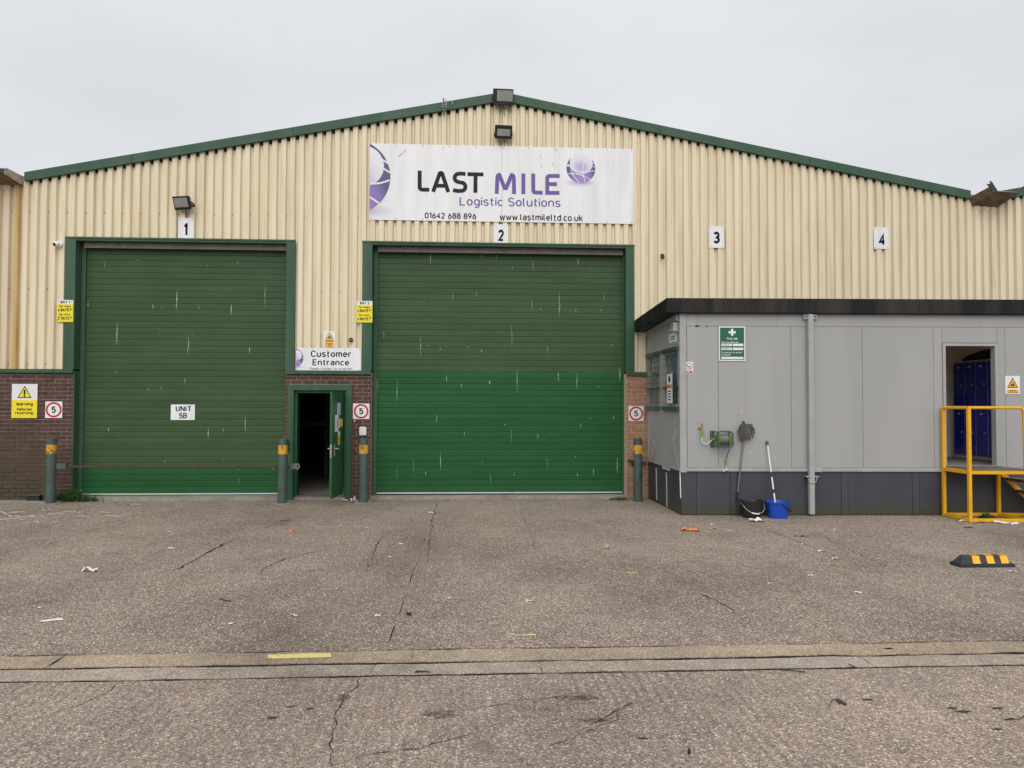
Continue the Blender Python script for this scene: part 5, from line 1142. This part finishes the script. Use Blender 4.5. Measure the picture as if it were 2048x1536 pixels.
# stringers and treads going down to the right
for v in (vb_-.03, vf+.03): MB().bar(P(sa1+.03, v, ZP-.09), P(sa1+.72, v, .03), .02, .075).build('stringer', m_py, st, bevel=.002)
for k in range(3):
    u = sa1+.05+k*.215; z = ZP-.20*(k+1)+.03
    t_ = MB().cbox(u, u+.25, vf+.0, vb_-.0, z-.035, z).build('tread', pm('tread_edge', (.20, .10, .02), .6, var=.4, chip=(.05, .035, .025), chip_t=.5), st); MB().cbox(u+.004, u+.246, vf+.004, vb_-.004, z+.001, z+.008).build('tread_plate', m_plate, t_)

# ================================================================== HOSE REEL, TAP, MOPS, BUCKETS
b = pbx(CF, 1421, 862, 1459, 893)
hr = thing('hose_reel', tuple(CF.pos((b[0]+b[2])/2, b[1], 0)), 'grey and green wall-mounted hose reel on the cabin', 'hose reel')
a0, z0, a1, z1 = b; w_, h_ = a1-a0, z1-z0
MB().pbox(CF, a0-.01, a0+.055, z0-.01, z1+.005, .004, .03).build('wall_plate', m_hosegrey, hr, bevel=.006)
q = MB()
for pts in ([(a0+.05, z1-.02), (a0+.1, z1-.0), (a1-.06, z1-.0), (a1-.015, z1-.03), (a1-.015, z0+.03), (a1-.06, z0), (a0+.1, z0), (a0+.05, z0+.03), (a0+.05, z1-.02)],):
    q.tube([CF.pos(x, z, .19) for x, z in pts], .014, 8)
for x, z in ((a0+.06, z1-.01), (a0+.06, z0+.01), (a1-.03, z1-.01), (a1-.03, z0+.01)): q.tube([CF.pos(x, z, .19), CF.pos(a0+.04 if x < a0+.1 else x-.05, z, .03)], .011, 8)
q.build('frame', m_hosegrey, hr, True)
zc = (z0+z1)/2; ax = CU
for x in (a0+.075, a1-.055): MB().lathe(CF.pos(x, zc, .105), ax, [(0, .10), (.014, .122), (.030, .10)], 24).build('drum_flange', m_hosegreen, hr, True)
q = MB(); q.lathe(CF.pos(a0+.10, zc, .105), ax, [(0, .05), (w_-.16, .05)], 20); q.build('drum', m_hosegrey, hr, True)
q = MB(); pts = []
turns = 12
for k in range(turns*14+1):
    t = k/(turns*14); th = t*turns*2*math.pi; pts.append(CF.pos(a0+.105+(w_-.175)*t, zc+.078*math.cos(th), .105+.078*math.sin(th)))
q.tube(pts, .0085, 6); e = a0+w_*.78
q.tube([CF.pos(e, zc+.03, .20), CF.pos(e+.004, zc-.08, .205), CF.pos(e+.006, z0-.02, .19), CF.pos(e+.004, z0-.12, .08), CF.pos(e+.002, z0-.21, .03)], .0095, 8); q.build('hose', m_hose, hr, True)
MB().lathe(CF.pos(e+.002, z0-.205, .03), (0, 0, -1), [(0, .013), (.01, .019), (.05, .019), (.06, .012), (.075, .016), (.10, .016)], 12).build('connector', m_hosegreen, hr, True)
q = MB(); q.tube([CF.pos(e+.002, z0-.30, .03), CF.pos(e+.003, z0-.355, .03)], .008); q.tube([CF.pos(e-.06, z0-.40, .045), CF.pos(e+.02, z0-.372, .03), CF.pos(e+.03, z0-.37, .03)], [.012, .016, .010]); q.build('nozzle', m_hosewhite, hr, True)
q = MB(); q.tube([CF.pos(a1-.03, zc-.02, .105), CF.pos(a1+.015, zc-.03, .105), CF.pos(a1+.02, zc-.07, .12), CF.pos(a1+.045, zc-.075, .12)], .011); q.build('crank', m_hosegreen, hr, True)
tx, tz = CF.at(1402, 856); zt_ = tz
tp = thing('wall_tap', tuple(CF.pos(tx, tz-.05, 0)), 'brass tap with green connector and pale hose tail on cabin', 'tap')
q = MB(); q.tube([CF.pos(tx-.02, tz+.0, .002), CF.pos(tx-.02, tz+.0, .05), CF.pos(tx, tz-.01, .07), CF.pos(tx, tz-.05, .07)], .012); q.lathe(CF.pos(tx-.03, tz, .03), (-1, 0, 0), [(0, .012), (.012, .02), (.02, .012)], 12); q.build('spout', m_brass, tp, True)
MB().bar(CF.pos(tx, tz+.01, .055), CF.pos(tx+.0, tz+.075, .05), .012, .014).build('lever', pm('tap_red', (.20, .05, .04), .5), tp); MB().bar(CF.pos(tx+.02, tz, .008), CF.pos(tx+.025, tz+.07, .008), .012, .01).build('tag', m_tan, tp)
MB().lathe(CF.pos(tx, tz-.05, .07), (0, 0, -1), [(0, .014), (.008, .021), (.04, .021), (.045, .015), (.055, .019), (.085, .017)], 14).build('connector', m_hosegreen, tp, True)
sx0 = a0+.015
MB().tube([CF.pos(tx, tz-.13, .07), CF.pos(tx-.012, tz-.19, .07), CF.pos(tx+.0, tz-.235, .07), CF.pos(tx+.05, tz-.262, .07), CF.pos(tx+.10, tz-.25, .065), CF.pos(sx0-.02, tz-.20, .05), CF.pos(sx0+.02, tz-.185, .045)], .0095, 8).build('hose_tail', m_hosewhite, tp, True)
MB().tube([CF.pos(sx0-.012, zc-.01, .045), CF.pos(sx0+.03, zc-.005, .045)], .017).build('connector', m_hosegreen, tp)
# buckets
def bucket(px, py, w_, h_, mat, label, hmat, swing, sq, off):
    u = CF.at(px, py, off)[0]; c = P(u, -off, 0); r = thing('bucket', tuple(c), label, 'bucket'); n = 28; prof = [(0, .78), (.03, .80), (h_-.03, .985), (h_-.028, 1.04), (h_, 1.05), (h_, 1.0), (h_-.03, .955), (.05, .77), (.012, .72)]
    vs2 = []; fs2 = []
    for z, k in prof:
        for j in range(n):
            a_ = 2*math.pi*j/n; cx_, sx_ = math.cos(a_), math.sin(a_); e_ = sq
            rr = (abs(cx_)**e_+abs(sx_)**e_)**(-1/e_)
            vs2.append(P(u, -off, z) + CU*(cx_*rr*w_/2*k) + CV*(sx_*rr*w_/2*.82*k))
    for i in range(len(prof)-1):
        for j in range(n): fs2.append((i*n+j, i*n+(j+1) % n, (i+1)*n+(j+1) % n, (i+1)*n+j))
    fs2 += [tuple(range(n)), tuple(range((len(prof)-1)*n, len(prof)*n))]
    MB().add(vs2, fs2).build('body', mat, r, True)
    pts = []
    for k in range(15):
        t = math.pi*k/14; a_ = math.cos(t)*w_*.53; d = math.sin(t)*w_*.55
        if swing == 0: pts.append(P(u-a_+.03*math.sin(t), -off-w_*.43*math.sin(t)**.5*1.05-.005, h_-.03-d*.9))
        else: pts.append(P(u-.02+a_*.55+.06, -off-w_*.43-.004, h_-.04-(1-math.cos(t))*.5*.11-.0))
    if swing == 0: MB().tube(pts, .0045, 6).build('handle', hmat, r, True); MB().tube(pts[5:9], .012, 8).build('grip', m_polewhite, r)
    else:
        MB().tube([P(u+w_*.05, -off-w_*.41, h_-.035), P(u+w_*.3, -off-w_*.43, h_-.09), P(u+w_*.52, -off-w_*.25, h_-.155), P(u+w_*.50, -off, h_-.15)], .008, 8).build('handle', m_black, r, True)
    return u
u1 = bucket(1501, 1003, .335, .275, m_black, 'black bucket with white-gripped wire handle below the hanging mop', m_steel, 0, 3.2, .20)
u2 = bucket(1553, 1007, .36, .265, m_blue, 'blue bucket holding a white pole beside the cabin', m_black, 1, 2.6, .24)
# string mop hung head-up
tu, tzz = CF.at(1489, 852, .05); bu, bz = CF.at(1480, 992, .18)
mo = thing('string_mop', tuple(P(bu, -.03, bz)), 'grey string mop hung head upwards on the cabin wall', 'mop')
ptop, pbot = P(tu+.005, -.055, tzz-.03), P(bu-.0, -.025, .30)
MB().tube([ptop, pbot], .0125, 10).build('pole', m_polegrey, mo, True); MB().tube([pbot+(ptop-pbot)*.08, pbot-(ptop-pbot).normalized()*.05], .018, 10).build('grip', m_black, mo, True)
MB().tube([P(tu-.012, -.03, tzz+.07), P(tu-.012, -.06, tzz+.03), P(tu, -.055, tzz-.02)], [.016, .022, .02], 10).build('socket', m_black, mo, True); MB().tube([P(tu-.012, -.0, tzz+.075), P(tu-.012, -.04, tzz+.075)], .01).build('hook', m_steel, mo)
q = MB(); q2 = MB()
for k in range(95):
    a_ = RND.uniform(0, 2*math.pi); rr = RND.uniform(.03, .13); L0 = RND.uniform(.09, .24); cx_ = math.cos(a_)*rr
    dy = .05+abs(math.sin(a_))*.07
    s0 = P(tu+cx_*.15, -.055, tzz-.005); s1 = P(tu+cx_*.8+.02, -dy-.01, tzz+RND.uniform(-.02, .035)); s2 = P(tu+cx_*1.05+.025, -dy, tzz-L0*.5); s3 = P(tu+cx_*1.1+.02+RND.uniform(-.02, .02), -dy+.012, tzz-L0)
    (q2 if k % 19 == 0 else q).tube([s0, s1, s2, s3], [.006, .008, .0075, .007], 5)
q.build('yarn', m_mop, mo, True, kind='stuff'); q2.build('red_yarn', m_mopred, mo, True, kind='stuff')
# white pole leaning in the blue bucket
tu, tzz = CF.at(1533, 882, .01); pt = P(tu, -.03, tzz); pb = P(u2-.0, -.21, .06)
po = thing('mop_pole', tuple(pb), 'white pole with dark green grips leaning in the blue bucket', 'pole')
def seg(t0, t1, r_, mt, nm): MB().tube([pb.lerp(pt, t0), pb.lerp(pt, t1)], r_, 10).build(nm, mt, po, True)
seg(0, .955, .0135, m_polewhite, 'pole'); seg(.50, .57, .0155, m_poledark, 'grip'); seg(.28, .335, .0155, m_poledark, 'grip'); seg(.94, 1., .019, m_hosegrey, 'end_socket')
# ================================================================== WHEEL STOP
p = [onZ(*c) for c in ((1921, 1134), (2031, 1137))]; yb = onZ(1945, 1117, .10).y; yf = p[0].y-.04
x0, x1 = onY(1921, 1134, yf).x, onY(2031, 1137, yf).x
ws = thing('wheel_stop', ((x0+x1)/2, yf+.1, 0), 'black rubber wheel stop with amber stripes on the concrete', 'wheel stop')
L1 = x1-x0; dpt = .19; hh = .115
def prof_at(x, k, inset=0.): # cross section (y,z)
    return [Vector((x, yf, 0)), Vector((x, yf, .036)), Vector((x, yf+.095+inset, .036+(hh-.036)*k)), Vector((x, yf+dpt-.045, .036+(hh-.036)*k)), Vector((x, yf+dpt, .036)), Vector((x, yf+dpt, 0))]
q = MB(); secs = [prof_at(x0, 0.02), prof_at(x0+.09, 1.), prof_at(x1-.09, 1.), prof_at(x1, 0.02)]; n = 6
q.add([v for s_ in secs for v in s_], [(i*n+j, i*n+(j+1) % n, (i+1)*n+(j+1) % n, (i+1)*n+j) for i in range(3) for j in range(n)]+[tuple(range(n)), tuple(range(3*n, 4*n))])
q.build('body', m_rubber, ws, bevel=.004)
for f in (.24, .50, .755):
    xa = x0+L1*f; wd = L1*.135; k0, k1 = .06, .94
    A = Vector((0, yf, .036)); Bv = Vector((0, yf+.095, hh)); nn = Vector((0, -(Bv.z-A.z), Bv.y-A.y)).normalized()*.0025
    def fp(x, k): q_ = A.lerp(Bv, k); return Vector((x, q_.y, q_.z))+nn
    MB().prism([fp(xa, k0), fp(xa+wd, k0), fp(xa+wd+.035, k1), fp(xa+.035, k1)], nn*.6).build('stripe', m_reflect, ws)
    MB().poly([Vector((xa+.036, yf+.098, hh+.0015)), Vector((xa+wd+.036, yf+.098, hh+.0015)), Vector((xa+wd+.036, yf+dpt-.05, hh+.0015)), Vector((xa+.036, yf+dpt-.05, hh+.0015))]).build('stripe', m_reflect, ws)

# ================================================================== LITTER AND WEEDS
def scrap(px, py, sx_, sy_, mat, label, group=None, hgt=.02, seed=0., name='litter_scrap', cat='litter', nx=6, ny=4, z=.004):
    c = onZ(px, py); mb = MB(); vs2 = []; R2 = random.Random(int(seed*1000)+px)
    rot = R2.uniform(-.5, .5)
    for i in range(nx):
        for j in range(ny):
            u, v = (i/(nx-1)-.5)*sx_, (j/(ny-1)-.5)*sy_
            k = 1+.35*noise.noise(Vector((i*.9+px, j*.9+py, 1)))
            xx, yy = u*k*math.cos(rot)-v*k*math.sin(rot), u*k*math.sin(rot)+v*k*math.cos(rot)
            vs2.append((c.x+xx, c.y+yy, z+hgt*abs(noise.fractal(Vector((i*.7+px, j*.8, py*.1)), 1, 2, 3))*1.6))
    mb.add(vs2, [(i*ny+j, (i+1)*ny+j, (i+1)*ny+j+1, i*ny+j+1) for i in range(nx-1) for j in range(ny-1)])
    n0 = len(mb.v); mb.add([v+Vector((0, 0, -.0012)) for v in list(mb.v)], [tuple(reversed(f)) for f in list(mb.f)])
    return mb.build(name, mat, None, True, tag=(label, cat, group))
G1 = 'white scraps scattered over the yard'; lw = 'small white paper or plastic scrap lying loose on the concrete'
for i, (x, y, a, b) in enumerate([(342, 1097, .10, .05), (340, 1065, .05, .03), (80, 1217, .035, .02), (102, 1242, .16, .03), (462, 1248, .03, .045), (588, 1232, .07, .03), (755, 1233, .05, .02), (862, 1026, .09, .04), (802, 1089, .06, .03), (682, 1052, .06, .025),
                                  (1640, 1103, .06, .03), (1620, 1152, .05, .02), (1540, 1168, .05, .025), (1458, 1062, .08, .03), (1420, 1050, .07, .02), (1667, 1060, .05, .02), (1060, 1203, .08, .02), (2024, 1144, .09, .02), (188, 1266, .05, .02), (780, 1115, .03, .02), (1605, 1089, .05, .03), (898, 1198, .05, .015), (1715, 1186, .07, .012)]):
    scrap(x, y, a, b, m_litter, lw, G1, .014, i*.13)
scrap(180, 1143, .15, .075, m_litter, 'larger crumpled white plastic piece beside the slab joint', None, .05, 3)
scrap(1671, 1119, .07, .045, m_litter, 'folded white tissue right of centre near the open yard joint', None, .03, 3)
scrap(1514, 1044, .20, .09, m_litter, 'crumpled white rag between the black and blue buckets', None, .06, 4)
scrap(708, 1005, .12, .08, m_litter, 'crumpled white tissue on the ground at the entrance door', None, .10, 5)
scrap(690, 1001, .10, .05, m_litter, 'flat torn paper under the open entrance door', None, .02, 6)
scrap(1378, 1062, .22, .07, m_orange, 'torn orange plastic strip on the concrete before the cabin', None, .035, 7)
scrap(1266, 1148, .13, .018, m_tan, 'thin tan strip of wood on the yard', None, .02, 8)
scrap(735, 1413, .050, .032, m_tan, 'flat tan cardboard chip on the ribbed concrete', None, .006, 9)
scrap(585, 1064, .09, .03, m_orange, 'small red-orange scrap before the entrance door', None, .03, 10)
scrap(1213, 1097, .06, .05, m_tan, 'curled brown leaf on the concrete before the wide shutter', None, .05, 11)
scrap(818, 1230, .035, .06, m_poledark, 'dark green plastic thread on the concrete', None, .03, 12)
scrap(1425, 1058, .12, .03, m_tan, 'brown torn cardboard piece beside the orange strip', None, .02, 14)
c = onZ(1378, 1508); q = MB().lathe((c.x, c.y, .002), (.1, .05, 1), [(0, .007), (.012, .009), (.026, .0055), (.030, .002)], 10); q.build('rubber_plug', m_black, None, True, tag=('tiny black rubber plug standing on the near concrete', 'plug'))
q = MB().tube([onZ(*p)+Vector((0, 0, .008)) for p in ((1014, 1268), (1030, 1272), (1048, 1273), (1064, 1271), (1072, 1272))], [.003, .003, .003, .007, .005], 6); q.build('twine', pm('twine_yellow', (.72, .62, .25), .7), None, True, tag=('short length of pale yellow twine on the concrete', 'twine'))
for i, pp in enumerate([((440, 1198), (452, 1203), (462, 1203)), ((560, 1042), (570, 1043), (578, 1041)), ((1670, 1146), (1700, 1147)), ((1715, 1138), (1735, 1146)), ((1685, 1339), (1710, 1336), (1698, 1330)), ((1560, 1340), (1610, 1346))]):
    q = MB().tube([onZ(*p)+Vector((0, 0, .007)) for p in pp], .006 if i < 2 else .004, 5); q.build('twig', m_drygrass if i in (2, 3) else m_rubber, None, tag=('pale dry stalk lying on the concrete' if i in (2, 3) else 'thin dark twig or strap lying on the concrete', 'twig', 'loose stalks on the yard' if i in (2, 3) else 'dark twigs on the yard'))
# shredded plastic strapping by the left bollard
for i, (x, y, l) in enumerate([(15, 1028, .5), (40, 1036, .45), (20, 1041, .6), (70, 1037, .3), (115, 1031, .25), (145, 1027, .3), (110, 1048, .12), (230, 1035, .30), (245, 1012, .35), (272, 1012, .25), (95, 1023, .16), (165, 1036, .2), (8, 1030, .35), (210, 1028, .18), (60, 1048, .2)]):
    c = onZ(x, y); a_ = RND.uniform(-.35, .35); pts = []
    for k in range(7):
        t = (k/6-.5)*l; pts.append(Vector((c.x+t*math.cos(a_), c.y+t*math.sin(a_)+.05*math.sin(k*1.3+i), .012+.03*abs(math.sin(k*1.1+i*2)))))
    q = MB(); n = len(pts); wd = RND.uniform(.005, .012); q.add([p+Vector((0, wd, 0)) for p in pts]+[p-Vector((0, wd, .004)) for p in pts], [(k, k+1, n+k+1, n+k) for k in range(n-1)])
    q.build('strapping_strip', pm('strap_white', (.52, .52, .50), .6, var=.2) if i not in (8,) else m_rubber, None, tag=('dark strap lying on the concrete in front of the narrow shutter', 'strap', None) if i == 8 else ('curled white plastic strapping strip on the ground before mossy bricks', 'strap', 'shredded plastic strapping'))
# fine grit and crumbs too small to count
q = MB()
for k in range(900):
    x_, y_ = RND.uniform(-9.5, 8.5), -abs(RND.gauss(0, 1.6))-.05 if k % 2 else RND.uniform(-9, -.1)
    if y_ > -2.45 and x_ > 3.3: y_ = RND.uniform(-2.75, -2.35)
    s_ = RND.uniform(.004, .014); h_ = s_*.6
    q.add([(x_-s_, y_, .001), (x_, y_-s_, .001), (x_+s_*1.2, y_+.002, .001), (x_, y_+s_, .001), (x_+.002, y_, h_)], [(0, 1, 4), (1, 2, 4), (2, 3, 4), (3, 0, 4)])
q.build('grit', m_conc, None, tag=('pale grit and crumbs scattered along the wall foot and yard', 'grit'), kind='stuff')
# weeds
def weed(px, py, w_, d_, h_, n, label, dry=0, ll=.035):
    c = onZ(px, py); r = thing('weed_clump', (c.x, c.y, 0), label, 'weed'); lf = MB(); stm = MB()
    for k in range(n):
        x_, y_ = c.x+RND.gauss(0, w_/3), c.y+RND.gauss(0, d_/3); hh_ = h_*RND.uniform(.3, 1)*math.exp(-((x_-c.x)/w_)**2*2); tip = Vector((x_+RND.uniform(-.06, .06), y_+RND.uniform(-.06, .04), hh_)); b0 = Vector((x_, y_, 0))
        stm.tube([b0, b0.lerp(tip, .5)+Vector((RND.uniform(-.01, .01), 0, .01)), tip], [.0025, .002, .001], 4)
        for j in range(7):
            p_ = b0.lerp(tip, RND.uniform(.2, 1)); d = Vector((RND.uniform(-1, 1), RND.uniform(-1, .5), RND.uniform(-.2, .7))).normalized(); s_ = d.cross(Vector((RND.uniform(-.4, .4), RND.uniform(-.4, .4), 1))).normalized(); l_ = ll*RND.uniform(.6, 1.3)
            lf.add([p_, p_+d*l_*.5+s_*l_*.28, p_+d*l_, p_+d*l_*.5-s_*l_*.28], [(0, 1, 2, 3)])
    stm.build('stem', m_drygrass if dry else m_leaf, r, kind='stuff'); lf.build('foliage', m_leaf, r, kind='stuff')
weed(143, 1003, .62, .14, .25, 300, 'leafy green weeds growing at the foot of the brown brick corner')
weed(78, 1002, .10, .05, .10, 18, 'sparse weed sprout behind the bollard at mossy bricks')
weed(1238, 1000, .36, .08, .07, 45, 'low dull weeds at the foot of the orange brick', ll=.028)
weed(1972, 1037, .16, .14, .10, 22, 'grass tuft growing inside the yellow step frame', ll=.05)
weed(1905, 1034, .16, .06, .09, 16, 'dry pale grass wisps at the foot of the yellow post', 1, .02)
weed(1603, 1073, .10, .04, .012, 14, 'thin flat strip of grass in a concrete joint', ll=.02)
weed(1935, 1056, .12, .04, .015, 14, 'flat moss tuft on the ground before the yellow steps', ll=.02)
for i, (x, y, a, b) in enumerate([(1962, 1046, .35, .05), (1925, 1043, .18, .06), (2010, 1047, .3, .05), (2030, 1049, .2, .04), (1990, 1045, .25, .04)]): scrap(x, y, a, b, m_litter if i != 0 else m_tan, 'torn pale rubbish gathered along the yellow step frame', 'rubbish by the yellow steps', .025, i+.4)
